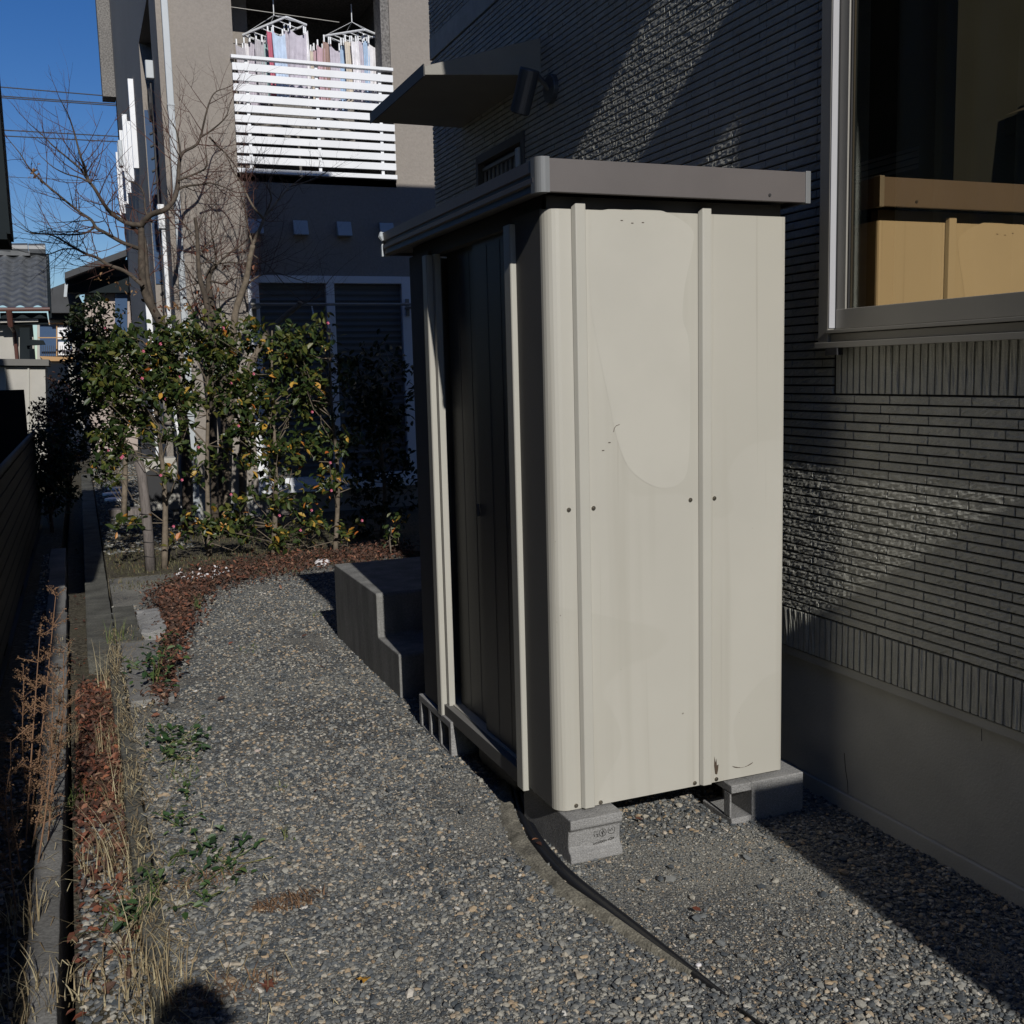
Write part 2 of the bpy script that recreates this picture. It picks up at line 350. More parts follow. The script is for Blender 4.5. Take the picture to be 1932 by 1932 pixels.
# kerbs and slabs ----------------------------------------------------
def rough_block(name, a, b_, m, parent=None, seg=.06, amp=.004, bevel=.006):
    bm = bmesh.new(); x0,y0,z0 = a; x1,y1,z1 = b_
    bmesh.ops.create_cube(bm, size=1, matrix=Matrix.Translation(((x0+x1)/2,(y0+y1)/2,(z0+z1)/2)) @ Matrix.Diagonal((x1-x0,y1-y0,z1-z0,1)))
    big_ = max(x1-x0, y1-y0, z1-z0); cuts = min(int(big_/seg), 40)
    if cuts > 0:
        for ax in range(3):
            L = (x1-x0, y1-y0, z1-z0)[ax]; k = min(40, int(L/seg))
            es = [e for e in bm.edges if abs((e.verts[1].co-e.verts[0].co)[ax]) > L*.9]
            if k > 0 and es: bmesh.ops.subdivide_edges(bm, edges=es, cuts=k, use_grid_fill=True)
    rr = random.Random(hash((round(x0,2),round(y0,2))) & 0xffff)
    for v in bm.verts:
        v.co += Vector((rr.uniform(-1,1),rr.uniform(-1,1),rr.uniform(-1,1)))*amp
    me = bpy.data.meshes.new(name); bm.to_mesh(me); bm.free(); me.materials.append(m)
    o = bpy.data.objects.new(name, me); COL.objects.link(o)
    if parent is not None: setp(o, parent)
    if bevel:
        md = o.modifiers.new('bevel','BEVEL'); md.width = bevel; md.segments = 2; md.limit_method = 'ANGLE'; md.angle_limit = R(40)
    return o
ys = [1.0,2.0,3.0,4.0,5.0,6.0,7.0,8.0,9.0,10.0,11.2]
kerb_root = thing('kerb', 'narrow grey concrete kerb running along the dark fence, left of the drain channel', 'kerb', (-.22,1,-.12))
for i in range(len(ys)-1):
    y0, y1 = ys[i], ys[i+1]; c = float(np.interp((y0+y1)/2,[2.5,6,11],[-.203,-.228,-.30])); hw = float(np.interp((y0+y1)/2,[2.5,6,11],[.036,.060,.068]))
    rough_block('kerb_block', (c-hw, y0+.002, -.40), (c+hw, y1-.002, .0+.002*(i%3)), M['concrete'], kerb_root, seg=.09, amp=.0022, bevel=.005)
rk = thing('channel_wall', 'wide weathered concrete wall top between the drain channel and the far courtyard', 'kerb', (.02,6.6,-.1))
for (y0,y1) in ((6.55,9.0),(9.0,12.4),(12.4,16),(16,20)):
    rough_block('wall_block', (-.065, y0+.003, -.13), (.098, y1-.003, .012), M['concrete_dark'], rk, seg=.12, amp=.0025)
ed = thing('yard_edging', 'low crumbling concrete edging along the left side of the gravel', 'kerb', (.1,1,-.1))
for (y0,y1,o_) in ((1.0,2.3,0),(2.3,3.3,.006),(3.3,4.3,-.004),(4.3,5.4,.003),(5.4,6.5,-.008)):
    rough_block('edging_block', (.055+o_, y0, -.13), (.118+o_, y1-.004, -.006), M['concrete_dark'], ed, seg=.07, amp=.005)
sl = rough_block('concrete_slab', (.125, 5.45, -.1), (.335, 6.75, .022), M['concrete'], seg=.08, amp=.004); tag(sl, 'flat grey concrete slab with yellow lichen spots, nearer of the two left of the fallen leaves', 'slab')
sl = rough_block('concrete_slab', (.106, 6.78, -.1), (.25, 7.9, .018), M['concrete_dark'], seg=.08, amp=.004); tag(sl, 'weed-covered concrete slab, farther of the two left of the fallen leaves', 'slab')
sl = rough_block('broken_concrete', (.255, 6.85, -.05), (.40, 7.55, .055), M['block'], seg=.05, amp=.011); tag(sl, 'rough broken concrete lump beside the far slab', 'rubble')

# fallen leaves ------------------------------------------------------
def leaves(name, P, S, mats, tiltmax=.7, mi=None):
    """folded pointed leaves, 6 verts / 2 quads each"""
    n = len(P); r = nrg
    base = np.array([(-1,0,0),(-.3,.50,.16),(.42,.44,.14),(1.05,0,-.06),(.42,-.44,.14),(-.3,-.50,.16)])
    V = base[None].repeat(n,0)*np.stack([np.ones(n), r.uniform(.7,1.2,n), r.uniform(.3,2.2,n)],1)[:,None,:]
    a = r.uniform(-tiltmax,tiltmax,n); b_ = r.uniform(-tiltmax,tiltmax,n); c = r.uniform(0,2*np.pi,n)
    ca, sa = np.cos(a)[:,None], np.sin(a)[:,None]
    y = V[:,:,1]*ca - V[:,:,2]*sa; z = V[:,:,1]*sa+V[:,:,2]*ca; V[:,:,1]=y; V[:,:,2]=z
    ca, sa = np.cos(b_)[:,None], np.sin(b_)[:,None]
    x = V[:,:,0]*ca + V[:,:,2]*sa; z = -V[:,:,0]*sa+V[:,:,2]*ca; V[:,:,0]=x; V[:,:,2]=z
    ca, sa = np.cos(c)[:,None], np.sin(c)[:,None]
    x = V[:,:,0]*ca - V[:,:,1]*sa; y = V[:,:,0]*sa+V[:,:,1]*ca; V[:,:,0]=x; V[:,:,1]=y
    V = V*S[:,None,None]*.5 + P[:,None,:]
    F = np.array([(0,1,2,3),(0,3,4,5)])
    return V.reshape(-1,3), (F[None]+(np.arange(n)*6)[:,None,None]).reshape(-1,4)
def scatter(name, P, S, m, label=None, cat=None, tilt=.7, parent=None, kind='stuff'):
    V, F = leaves(name, P, S, m, tilt); o = npmesh(name, V, F, m, parent)
    if label: tag(o, label, cat, kind=kind)
    return o
def band(n, pts, wid):
    """random points round a polyline given in D pixels on the ground"""
    g = [atz(x,y,0) for x,y in pts]; L = [0]
    for a_, b2 in zip(g, g[1:]): L.append(L[-1]+(b2-a_).length)
    t = nrg.uniform(0, L[-1], n); X = np.interp(t, L, [p.x for p in g]); Y = np.interp(t, L, [p.y for p in g])
    w_ = np.interp(t, L, wid); return np.stack([X+nrg.normal(0,1,n)*w_*.35, Y+nrg.normal(0,1,n)*w_*.8, np.zeros(n)],1)
A = band(7500, [(330,1190),(335,1120),(420,1085),(520,1070),(640,1052),(700,1052),(760,1035)], [.16,.30,.38,.36,.32,.28,.3])
A2 = band(900, [(300,1330),(318,1250),(335,1190)], [.09,.12,.16])
A = np.concatenate([A, A2]); A[:,2] = nrg.uniform(.004,.055,len(A))
scatter('fallen_leaves', A, nrg.uniform(.018,.045,len(A)), M['dryleaf'], 'brown and rust fallen leaves heaped along the far edge of the gravel', 'leaves', .9)
n = 4600; X = nrg.uniform(-.13,.05,n); Y = 3.0+nrg.random(n)**1.0*3.4; k = (nrg.random(n) < np.interp(Y,[3.0,3.9,4.4,6.0,6.4],[.10,.35,1,1,.1]))
B = np.stack([X,Y,nrg.uniform(-.105,-.06,n)],1)[k]
hB = nrg.random(len(B)) < .42
scatter('brown_channel_leaves', B[hB], nrg.uniform(.015,.05,hB.sum()), M['dryleaf'], 'dull brown curled leaves mixed in along the drain channel', 'leaves', 1.1)
B = B[~hB]
scatter('red_fallen_leaves', B, nrg.uniform(.014,.038,len(B)), M['redleaf'], 'bright red and orange fallen leaves filling the drain channel', 'leaves', .9)
n = 150; B = np.stack([nrg.uniform(-.16,.05,n),nrg.uniform(2.3,12,n),nrg.uniform(-.10,-.09,n)],1)
scatter('scattered_leaves', np.concatenate([B, np.stack([nrg.uniform(.15,2.3,16),nrg.uniform(1.9,8,16),np.full(16,.016)],1)]), nrg.uniform(.02,.045,n+16), M['redleaf'], 'single red and yellow leaves scattered over the channel and gravel', 'leaves', .5)
n = 55; B = np.stack([nrg.uniform(.62,1.02,n), nrg.normal(8.72,.10,n), nrg.uniform(.03,.09,n)],1)
scatter('white_flowers', B, nrg.uniform(.016,.035,n), M['whitepetal'], 'small white flowers in a strip at the front of the leaf bed', 'flowers', 1.2)
for (px,py,s,lab,mm) in ((800,2650,0,'',0),):
    pass
# pointed maple leaves lying on the gravel
def maple(x, y, s, col, lab):
    c = atz(x, y, .016); b = MB(); pts = []
    for k in range(14):
        a = 2*math.pi*k/14; r_ = s*(1 if k % 2 == 0 else .45)*(.8+.4*rnd.random()); pts.append(Vector((c.x+r_*math.cos(a), c.y+r_*math.sin(a), c.z+rnd.uniform(0,.014))))
    vs = [c+Vector((0,0,.004))]+pts; b.add(vs, [(0,1+k,1+(k+1)%14) for k in range(14)])
    b.tube([c, c+Vector((s*.9,-s*.6,.012))], .0012, 4)
    tag(b.build('maple_leaf', col), lab, 'leaf')
maple(505,1860,.028,M['redleaf'],'curled orange-red maple leaf lying on the near gravel')
maple(685,1850,.02,M['yellowleaf'],'small yellow leaf lying on the near gravel right of the red maple leaf')
maple(462,1090,.06,M['redleaf'],'large bright orange leaf at the far edge of the gravel')
maple(365,1105,.05,M['redleaf'],'reddish leaf clump where the gravel meets the leaf bed, nearer the slab')
n = 2600; xs2 = np.concatenate([nrg.normal(.06,.05,1500), nrg.normal(-.24,.07,500), nrg.normal(.2,.09,600)]); ys2 = nrg.uniform(2.0,7.2,2600); zs2 = np.where((xs2>-.16)&(xs2<.055),-.09,np.where(xs2<-.16,.006,.008))
V_ = []; F_ = []
for k in range(n):
    a = nrg.uniform(0,6.28); L_ = nrg.uniform(.02,.09); cx, sx = math.cos(a), math.sin(a); p = np.array([xs2[k],ys2[k],zs2[k]]); h_ = nrg.uniform(.004,.03)
    q = [p, p+np.array([cx*L_*.5,sx*L_*.5,h_]), p+np.array([cx*L_-sx*.01,sx*L_+cx*.01,h_*.4])]; w_ = np.array([-sx,cx,0])*.0012; i0 = len(V_)
    for qq in q: V_ += [qq+w_, qq-w_]
    F_ += [(i0,i0+1,i0+3,i0+2),(i0+2,i0+3,i0+5,i0+4)]
tag(npmesh('dead_straw', np.array(V_), np.array(F_), M['drygrass']), 'loose dead straw strewn over the kerb, channel and edging', 'straw', kind='stuff')
# pale stones
def rock(x, y, s, m, lab, cat='stone', z=0.0):
    c = atz(x, y, z); bm = bmesh.new(); bmesh.ops.create_icosphere(bm, subdivisions=2, radius=1)
    for v in bm.verts: v.co = Vector((v.co.x*s*rnd.uniform(.9,1.1), v.co.y*s*.8*rnd.uniform(.9,1.1), v.co.z*s*.55*rnd.uniform(.9,1.1)))+c+Vector((0,0,s*.25))
    me = bpy.data.meshes.new('pale_stone'); bm.to_mesh(me); bm.free(); me.materials.append(m); o = bpy.data.objects.new('pale_stone', me); COL.objects.link(o); tag(o, lab, cat)
rock(608,1066,.07,M['whitepetal'],'white rounded stone among the red leaves near the step')
rock(485,1418,.014,M['pinkwall'],'pinkish pebble standing out in the middle of the gravel')
rock(1318,1822,.009,M['whitepetal'],'white pebble right of the black hose end')
rock(700,1000,.04,M['concrete'],'grey stone in the shade below the camellias')

# stepping stones (white round pads) and timber sleeper in the far courtyard
for (x,y,lab) in ((222,921,'white round stepping stone, farthest of the three in the courtyard'),(213,931,'white round stepping stone, leftmost and middle one of the three in the courtyard'),(218,941,'white round stepping stone, nearest of the three in the courtyard')):
    c = atz(x,y,.02); b = MB(); b.tube([c-Vector((0,0,.03)), c+Vector((0,0,.012))], [.145,.14], 20)
    tag(b.build('stepping_stone', M['white'], bevel=.006), lab, 'stepping stone', 'white stepping stones in the courtyard')
a_ = atz(205,975,0); o = rough_block('timber_sleeper', (a_.x, a_.y-.1, -.02), (a_.x+.5, a_.y+.08, .09), M['wood'], seg=.1, amp=.003); tag(o, 'weathered grey timber sleeper lying across the far courtyard', 'sleeper')
# ------------------------------------------------------------------ the tiled house on the right
XS, XF = 2.45, 2.47
house = thing('tiled_house', 'grey house clad in narrow split-face siding tiles, right of the storage shed', 'house', (3.5,3,0))
YF = 7.37
WY0, WY1, WZ0, WZ1 = .35, 3.07, 1.66, 3.85      # window opening
DY0, DY1, DZ1 = 5.72, 6.50, 2.95                # door opening
# foundation, with a low footing step
b = MB(); b.box((XF,-1,0.057),(XF+.3,YF-.02,.525)); b.box((XF-.012,-1,-.05),(XF+.3,YF-.02,.056))
b.box((XF-.022,-1,.500),(XF+.25,YF-.01,.532))
b.build('foundation', M['foundation'], house, bevel=.003)
for pts in ([(1593,1421),(1595,1450),(1599,1475),(1600,1497)],[(1852,1375),(1852,1398)]):
    b = MB(); b.tube([atx(x,y,XF-.0005 if y > 1400 else XF-.0225) for x,y in pts], .0013, 4); b.build('crack', M['aludark'], house)
# hollow structural walls behind the siding
b = MB()
b.box((XS+.012,-1,.533),(XS+.16,WY0,6.0)); b.box((XS+.012,WY0,.533),(XS+.16,WY1,WZ0)); b.box((XS+.012,WY0,WZ1),(XS+.16,WY1,6.0))
b.box((XS+.012,WY1,.533),(XS+.16,DY0,6.0)); b.box((XS+.012,DY0,DZ1),(XS+.16,DY1,6.0)); b.box((XS+.012,DY1,.533),(XS+.16,YF,6.0))
b.box((XS+.16,YF-.15,.533),(9,YF,6.0)); b.box((8.85,-4,0),(9,YF-.15,6.0)); b.box((XS+.165,-4,0),(8.8,-3.85,6.0)); b.box((XS+.16,-1,5.9),(8.85,YF-.15,6.0))
b.build('wall', M['tile'], house)
# room behind the window and the hall behind the door
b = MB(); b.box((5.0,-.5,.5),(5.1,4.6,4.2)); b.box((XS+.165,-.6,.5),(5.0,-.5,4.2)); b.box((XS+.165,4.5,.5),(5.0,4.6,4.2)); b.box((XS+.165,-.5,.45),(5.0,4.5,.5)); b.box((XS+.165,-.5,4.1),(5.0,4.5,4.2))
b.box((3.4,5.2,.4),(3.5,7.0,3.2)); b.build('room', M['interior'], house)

def add_strip(rows, y0, y1, zs, zp, jy, ly, vertical, V, F, PI):
    pass
class Grid:
    def __init__(s): s.V = []; s.F = []; s.MI = []; s.n = 0
    def strip(s, U, W, H, vertical=False):
        """U along, W across (1-d arrays), H heights (len(W),len(U)) -> vertices on the wall"""
        uu, ww = np.meshgrid(U, W)
        x = XS - H
        v = np.stack([x, ww, uu] if vertical else [x, uu, ww], 2).reshape(-1,3); s.V.append(v)
        a, b_ = H.shape; i = np.arange(a-1)[:,None]*b_+np.arange(b_-1)[None,:]
        f = np.stack([i, i+1, i+b_+1, i+b_], 2).reshape(-1,4)+s.n
        s.F.append(f[:, ::-1] if not vertical else f); s.n += a*b_
PITCH, TL = .031, .1718
def run(g, u0, u1, w0, pitch, first, L, vertical, r, seg=14, rows=1):
    """one course of split-face tiles from u0 to u1, joints at first+k*L"""
    js = [u0]+[j for j in (first+L*np.arange(-400,400)) if u0+.008 < j < u1-.008]+[u1]
    U = []; J = []
    for a, c in zip(js, js[1:]):
        m_ = max(3, int((c-a)/L*seg)+1); inner = None
        U += [a,a+.0040]+list(np.linspace(a+.0048, c-.0008, m_)); J += [0,0]+[1]*m_
    U.append(u1); J.append(0); U = np.array(U); J = np.array(J)
    W = w0+np.array([0,.0052,.0062,.011,.018,.0245,pitch-.0012,pitch-.0001])
    prof = np.array([0,0,1,1,1,1,1,0.0]); rock = np.array([0,0,.35,1,1,1,.35,0])
    face = .0095
    k = r.normal(0,1,(8,len(U)))
    big = np.interp(U, np.arange(u0-.1,u1+.2,.035), r.normal(0,1,len(np.arange(u0-.1,u1+.2,.035))))
    H = (prof[:,None]*J[None,:])*face + rock[:,None]*J[None,:]*(k*.00105+big[None,:]*.0004)
    g.strip(U, W, H, vertical)
    q = (H[:-1,:-1]+H[1:,:-1]+H[:-1,1:]+H[1:,1:]) < .0001; g.MI.append(q.ravel().astype(int))
g = Grid(); gr_ = np.random.default_rng(5)
def zones(zc):
    """y-intervals of horizontal siding at height zc"""
    out = [(.2, YF)]
    cuts = []
    if WZ0-.01 < zc < WZ1+.02: cuts.append((WY0, WY1))
    if 1.493 < zc < 1.654: cuts.append((WY0, 3.03))
    if zc < DZ1+.01: cuts.append((DY0, DY1))
    if 3.765 < zc < 3.915: return []
    for a, c in cuts:
        nw = []
        for p, q in out:
            if c <= p or a >= q: nw.append((p,q)); continue
            if a > p: nw.append((p,a))
            if c < q: nw.append((c,q))
        out = nw
    return out
nrow = int((4.9-.686)/PITCH)
for i in range(nrow):
    z = .686+i*PITCH
    off = (0, .043)[i%2] if i < 500 else 0
    for (p,q) in zones(z+PITCH/2): run(g, p, q, z, PITCH, 3.132-off, TL, False, gr_, 14 if z < 3.4 else 9)
# soldier courses (vertical tiles): base band and the band under the window
for (ya,yb,za,zb) in ((.2,DY0,.533,.685),(DY1,YF,.533,.685),(WY0,3.03,1.494,1.655)):
    k = 0; y = ya
    while y+PITCH <= yb+.001:
        run(g, za, zb, y, PITCH, za-1, 3, True, gr_, 60); y += PITCH
o = npmesh('siding', np.concatenate(g.V), np.concatenate(g.F), [M['tile'], M['groove']], house, mi=np.concatenate(g.MI))
# plain course band high on the wall
b = MB(); b.box((XS-.012,.2,3.768),(XS+.011,YF+.005,3.912)); b.build('belt_course', M['tile'], house, bevel=.003)
b = MB(); b.box((XS+.002,.2,.525),(XS+.0118,YF-.002,WZ0-.002)); b.box((XS+.002,WY1,WZ0-.002),(XS+.0118,DY0,3.76)); b.box((XS+.002,DY1,1.6),(XS+.0118,YF-.002,3.76)); b.box((XS+.002,.2,3.93),(XS+.0118,YF-.002,4.95)); 
b.build('grout', M['groove'], house)
# window: outer frame, jamb, sash, glass, sill track
win = MB(); f0 = XS-.045
win.box((f0,WY1-.052,WZ0),(XS+.05,WY1,WZ1)); win.box((f0,WY0,WZ0),(XS+.05,WY0+.05,WZ1)); win.box((f0,WY0,WZ1-.05),(XS+.05,WY1,WZ1))
win.box((f0-.012,WY0-.01,WZ0-.006),(XS+.05,WY1+.004,WZ0+.014)); win.box((f0+.012,WY0,WZ0+.015),(XS+.05,WY1-.05,WZ0+.042))
win.box((f0-.006,WY0,WZ0+.044),(XS+.05,WY1-.05,WZ0+.056))
W_ = win.build('window', M['alu'], house, bevel=.0015)
b = MB(); b.box((XS-.016,WY1-.105,WZ0+.058),(XS+.02,WY1-.058,WZ1-.052)); b.box((XS-.016,1.70,WZ0+.058),(XS+.02,1.76,WZ1-.052)); b.box((XS-.018,1.70,WZ0+.058),(XS+.02,WY1-.058,WZ0+.125))
b.box((XS+.022,WY0+.05,WZ0+.058),(XS+.045,WY0+.10,WZ1-.052)); b.box((XS+.022,WY0+.05,WZ0+.058),(XS+.045,1.76,WZ0+.12)); b.build('sash', M['alu'], W_, bevel=.002)
b = MB(); b.box((XS-.010,WY1-.112,WZ0+.125),(XS-.004,WY1-.105,WZ1-.06)); b.box((XS-.02,WY1-.058,WZ0+.06),(XS+.02,WY1-.053,WZ1-.06)); b.box((f0-.016,WY1-.12,WZ0-.03),(f0+.01,WY1-.06,WZ0-.006)); b.build('gasket', M['aludark'], W_)
b = MB(); b.quad((XS-.002,1.762,WZ0+.125),(XS-.002,WY1-.106,WZ0+.125),(XS-.002,WY1-.106,WZ1-.055),(XS-.002,1.762,WZ1-.055)); b.quad((XS+.034,WY0+.1,WZ0+.12),(XS+.034,1.70,WZ0+.12),(XS+.034,1.70,WZ1-.055),(XS+.034,WY0+.1,WZ1-.055)); b.build('pane', M['glass'], W_)
# curtain inside
V = []; ny = 150
ysx = np.linspace(WY0+.02, WY1-.05, ny); cx = XS+.22+.03*np.sin(ysx*38)+.012*np.sin(ysx*91)
V = np.concatenate([np.stack([cx,ysx,np.full(ny,WZ0-.05)],1), np.stack([cx,ysx,np.full(ny,WZ1)],1)]); F = np.array([(i,i+1,ny+i+1,ny+i) for i in range(ny-1)])
M['curtain'] = mat('sheer_curtain', (.55,.62,.64), .9)
b = MB(); b.box((XS-.044,WY1-.0575,WZ0+.062),(XS-.018,WY1-.0525,WZ1-.06)); b.build('sunlit_jamb_strip', M['sunlit_jamb'], W_)  # added strip coloured pale where sun strikes the jamb
c_ = npmesh('curtain', V, F, M['curtain'], smooth=True); tag(c_, 'dull blue-grey curtain hanging in folds behind the house window', 'curtain')
# door beneath the canopy
b = MB(); b.box((XS-.02,DY0,.5),(XS+.06,DY0+.05,DZ1)); b.box((XS-.02,DY1-.04,.5),(XS+.06,DY1,DZ1)); b.box((XS-.02,DY0+.05,DZ1-.05),(XS+.06,DY1-.04,DZ1))
D_ = b.build('door_frame', M['soffit'], house, bevel=.003)
b = MB(); b.box((XS+.03,DY0+.05,.5),(XS+.05,DY1-.04,DZ1-.05)); b.build('door', M['soffit'], D_)
b = MB(); b.box((XS+.005,DY0+.06,2.855),(XS+.028,DY1-.05,2.875)); 
zz = []; n_ = 9
for k in range(n_): 
    y_ = DY0+.10+k*.07; b.tube([(XS+.012,y_,2.50),(XS+.012,y_+.035,2.85)], .007, 5); b.tube([(XS+.012,y_+.035,2.85),(XS+.012,y_+.07,2.50)], .007, 5)
b.build('lattice', M['canopy'], D_)
b = MB(); b.box((XS-.03,DY0+.055,1.9),(XS+.004,DY0+.10,2.87)); b.build('door_rail', M['whitegrey'], D_)
# door canopy
b = MB(); 
b.add([(XS,5.48,3.385),(XS,6.78,3.385),(1.84,6.78,3.235),(1.84,5.66,3.235),(XS,5.48,3.19),(XS,6.78,3.19),(1.84,6.78,3.19),(1.84,5.66,3.19)],
      [(0,1,2,3),(4,7,6,5),(0,3,7,4),(3,2,6,7),(1,5,6,2),(0,4,5,1)])
cn = b.build('door_canopy', M['canopy'], bevel=.003); tag(cn, 'sloping grey-beige canopy jutting from the tiled wall above the back door', 'canopy')
b = MB(); b.box((1.832,5.655,3.182),(1.838,6.785,3.245)); t_o = b.build('canopy_edge', M['aludark'], cn)
# wall spot lamp
lp = thing('wall_lamp', 'dark metal cylinder spotlight on a round base on the tiled wall, right of the canopy', 'lamp', (XS,5.33,3.08))
b = MB(); b.tube([(XS-.001,5.33,3.08),(XS-.035,5.33,3.08)], [.075,.072], 24); b.build('base', M['lampmetal'], lp, smooth=False, bevel=.004)
b = MB(); b.tube([(XS-.03,5.33,3.08),(XS-.11,5.31,3.14),(2.27,5.26,3.08)], .014, 8); b.build('arm', M['lampmetal'], lp)
p0 = Vector((2.26,5.21,3.135)); p1 = Vector((2.235,5.30,2.94))
b = MB(); b.tube([p0,p1], .052, 24); b.build('shade', M['lampmetal'], lp, bevel=.004)
b = MB(); b.tube([p1+(p1-p0)*.001, p1+(p1-p0)*.02], .044, 24); b.build('lens', M['aludark'], lp)
# unseen upper bay, slab and wing boxes, added and shaped to throw the big shadows
b = MB(); b.box((1.80,2.0,4.48),(XS-.02,5.42,8.0)); b.box((1.44,4.0,5.40),(1.799,5.42,7.99)); b.box((XS-.019,-1,6.01),(9,YF,6.8)); b.build('upper_storey_shadow_bay', M['tile'], house)
b = MB(); b.box((1.92,.45,4.40),(XS-.03,1.10,4.46)); b.build('added_shadow_slab', M['canopy'], house)
b = MB(); b.box((1.85,-3.8,-.1),(2.14,-1.02,2.46)); b.box((2.141,-3.8,-.1),(XS+.1,-1.02,3.08)); b.build('unseen_shadow_wing', M['tile'], house)

# ------------------------------------------------------------------ the entrance steps
b = MB()
prof = [(4.975,-.05),(4.975,.212),(4.985,.222),(5.36,.222),(5.372,.232),(5.372,.445),(5.384,.457),(6.36,.457),(6.375,.445),(6.375,-.05)]
b.prism(prof, 0, 1.378, XF-.014)
st = b.build('entrance_steps', M['concrete'], bevel=.006); st.data.materials[0] = M['steps']; tag(st, 'plain grey concrete entrance steps of two treads behind the storage shed', 'steps')

# ------------------------------------------------------------------ storage shed
SX0, SX1, SY0, SY1, SZ0, SZ1 = 1.364, 2.254, 3.05, 4.50, .15, 2.15
shed = thing('storage_shed', 'cream steel storage shed with dark brown doors and roof fascia, standing on concrete blocks', 'shed', ((SX0+SX1)/2,(SY0+SY1)/2,SZ0))
r_ = .045
def arc(cx, cy, a0, a1, rad, n=7): return [(cx+rad*math.cos(R(a0+(a1-a0)*k/(n-1))), cy+rad*math.sin(R(a0+(a1-a0)*k/(n-1)))) for k in range(n)]
def smoothpoly(pts, n=5):
    out = []; N = len(pts)
    for i in range(N):
        a,b_,c,d = [pts[(i+j)%N] for j in (-1,0,1,2)]
        for k in range(n):
            t = k/n; out.append(tuple(.5*((2*b_[m_])+(c[m_]-a[m_])*t+(2*a[m_]-5*b_[m_]+4*c[m_]-d[m_])*t*t+(3*b_[m_]-a[m_]-3*c[m_]+d[m_])*t**3) for m_ in (0,1)))
    return out
# stained front panel material: runs and drips with their own shape
def panelmat():
    m = mat('cream_steel_stained', (.428,.41,.36), .42, .04, 1.0)
    n = m.node_tree.nodes; l = m.node_tree.links; b_ = n['Principled BSDF']; src = b_.inputs['Base Color'].links[0].from_socket
    tc = n.new('ShaderNodeTexCoord')
    def mapped(sc_):
        mp = n.new('ShaderNodeMapping'); mp.inputs['Scale'].default_value = sc_; l.new(tc.outputs['Object'], mp.inputs[0]); return mp
    def layer(src, mp, scale, lo, hi, col, amt, detail=3):
        t = n.new('ShaderNodeTexNoise'); t.inputs['Scale'].default_value = scale; t.inputs['Detail'].default_value = detail; l.new(mp.outputs[0], t.inputs['Vector'])
        mr = n.new('ShaderNodeMapRange'); mr.inputs[1].default_value = lo; mr.inputs[2].default_value = hi; mr.inputs[3].default_value = 0; mr.inputs[4].default_value = amt; l.new(t.outputs[0], mr.inputs[0])
        mx = n.new('ShaderNodeMix'); mx.data_type = 'RGBA'; l.new(mr.outputs[0], mx.inputs[0]); l.new(src, mx.inputs[6]); mx.inputs[7].default_value = col+(1,)
        return mx.outputs[2]
    src = layer(src, mapped((9,9,.35)), 1.0, .5, .62, (.33,.31,.26), .35)         # broad vertical water runs
    src = layer(src, mapped((40,40,.5)), 1.0, .60, .66, (.26,.235,.19), .4)       # thin drip lines
    src = layer(src, mapped((1,1,1)), 1.7, .49, .50, (.37,.352,.30), .25, 1)       # tide mark
    src = layer(src, mapped((1,1,1)), 60, .80, .82, (.12,.10,.08), .7, 1)         # specks
    l.new(src, b_.inputs['Base Color']); return m
M['panel'] = panelmat()
pl = arc(SX0+r_, SY0+r_, 180, 270, r_); pr = arc(SX1-.012, SY0+.012, 270, 360, .012, 4)
outer = pl+pr+[(SX1, SY0+.16)]
inner = [(SX1-.002, SY0+.16)]+[(SX1-.004, SY0+.02),(SX0+r_, SY0+.004)]+[(SX0+.004, SY0+r_)]
b = MB(); b.prism(outer+inner, 2, SZ0+.004, 2.095); fp = b.build('front_panel', M['panel'], shed)
fp.data.polygons.foreach_set('use_smooth', [False]*len(fp.data.polygons))
# raised ribs with chamfered top
for (x0,x1) in ((1.449,1.498),(1.905,1.953)):
    b = MB(); y0 = SY0-.017; h1 = 2.113
    b.add([(x0,SY0-.001,SZ0+.006),(x0+.009,y0,SZ0+.006),(x1-.006,y0,SZ0+.006),(x1,SY0-.001,SZ0+.006),
           (x0,SY0-.001,h1-.012),(x0+.009,y0,h1),(x1-.006,y0,h1),(x1,SY0-.001,h1-.002)],
          [(0,1,5,4),(1,2,6,5),(2,3,7,6),(4,5,6,7),(0,3,2,1),(0,4,7,3)])
    b.build('rib', M['creamrib'], shed, bevel=.0025)
for (x,z) in ((1.424,1.159),(1.512,1.158),(1.874,1.160),(1.968,1.159),(1.431,.167),(1.522,.162),(1.888,.166),(1.976,.165)):
    b = MB(); b.tube([(x,SY0+.001,z),(x,SY0-.003,z)], .0072, 14); b.tube([(x,SY0-.0025,z),(x,SY0-.0065,z)], [.0045,.003], 8); b.build('screw', M['steel'], shed)
# rust runs near the bottom rear rib (thin painted-on stain sheets of their own shape)
M['rust'] = mat('rust_stain', (.06,.04,.025), .8)
def blot(cx, cz, pts, nm='rust_stain'):
    b = MB(); b.add([(cx,SY0-.0012,cz)]+[(cx+x,SY0-.0012,cz+z) for x,z in pts], [(0,1+k,1+(k+1)%len(pts)) for k in range(len(pts))]); b.build(nm, M['rust'], shed)
blot(1.975,.205,[(-.004,-.02),(.004,-.024),(.008,-.008),(.010,.012),(.003,.010),(.001,.035),(-.003,.02),(-.007,.045),(-.008,.01)])
b = MB()
for k in range(10):
    a0 = R(200+14*k); a1 = R(200+14*(k+1)); 
    P0 = [(2.085+.045*math.cos(a), .205+.016*math.sin(a)) for a in (a0,a1)]; th = .0022+.0015*math.sin(k)
    b.add([(P0[0][0],SY0-.0012,P0[0][1]),(P0[1][0],SY0-.0012,P0[1][1]),(P0[1][0],SY0-.0012,P0[1][1]+th),(P0[0][0],SY0-.0012,P0[0][1]+th)],[(0,1,2,3)])
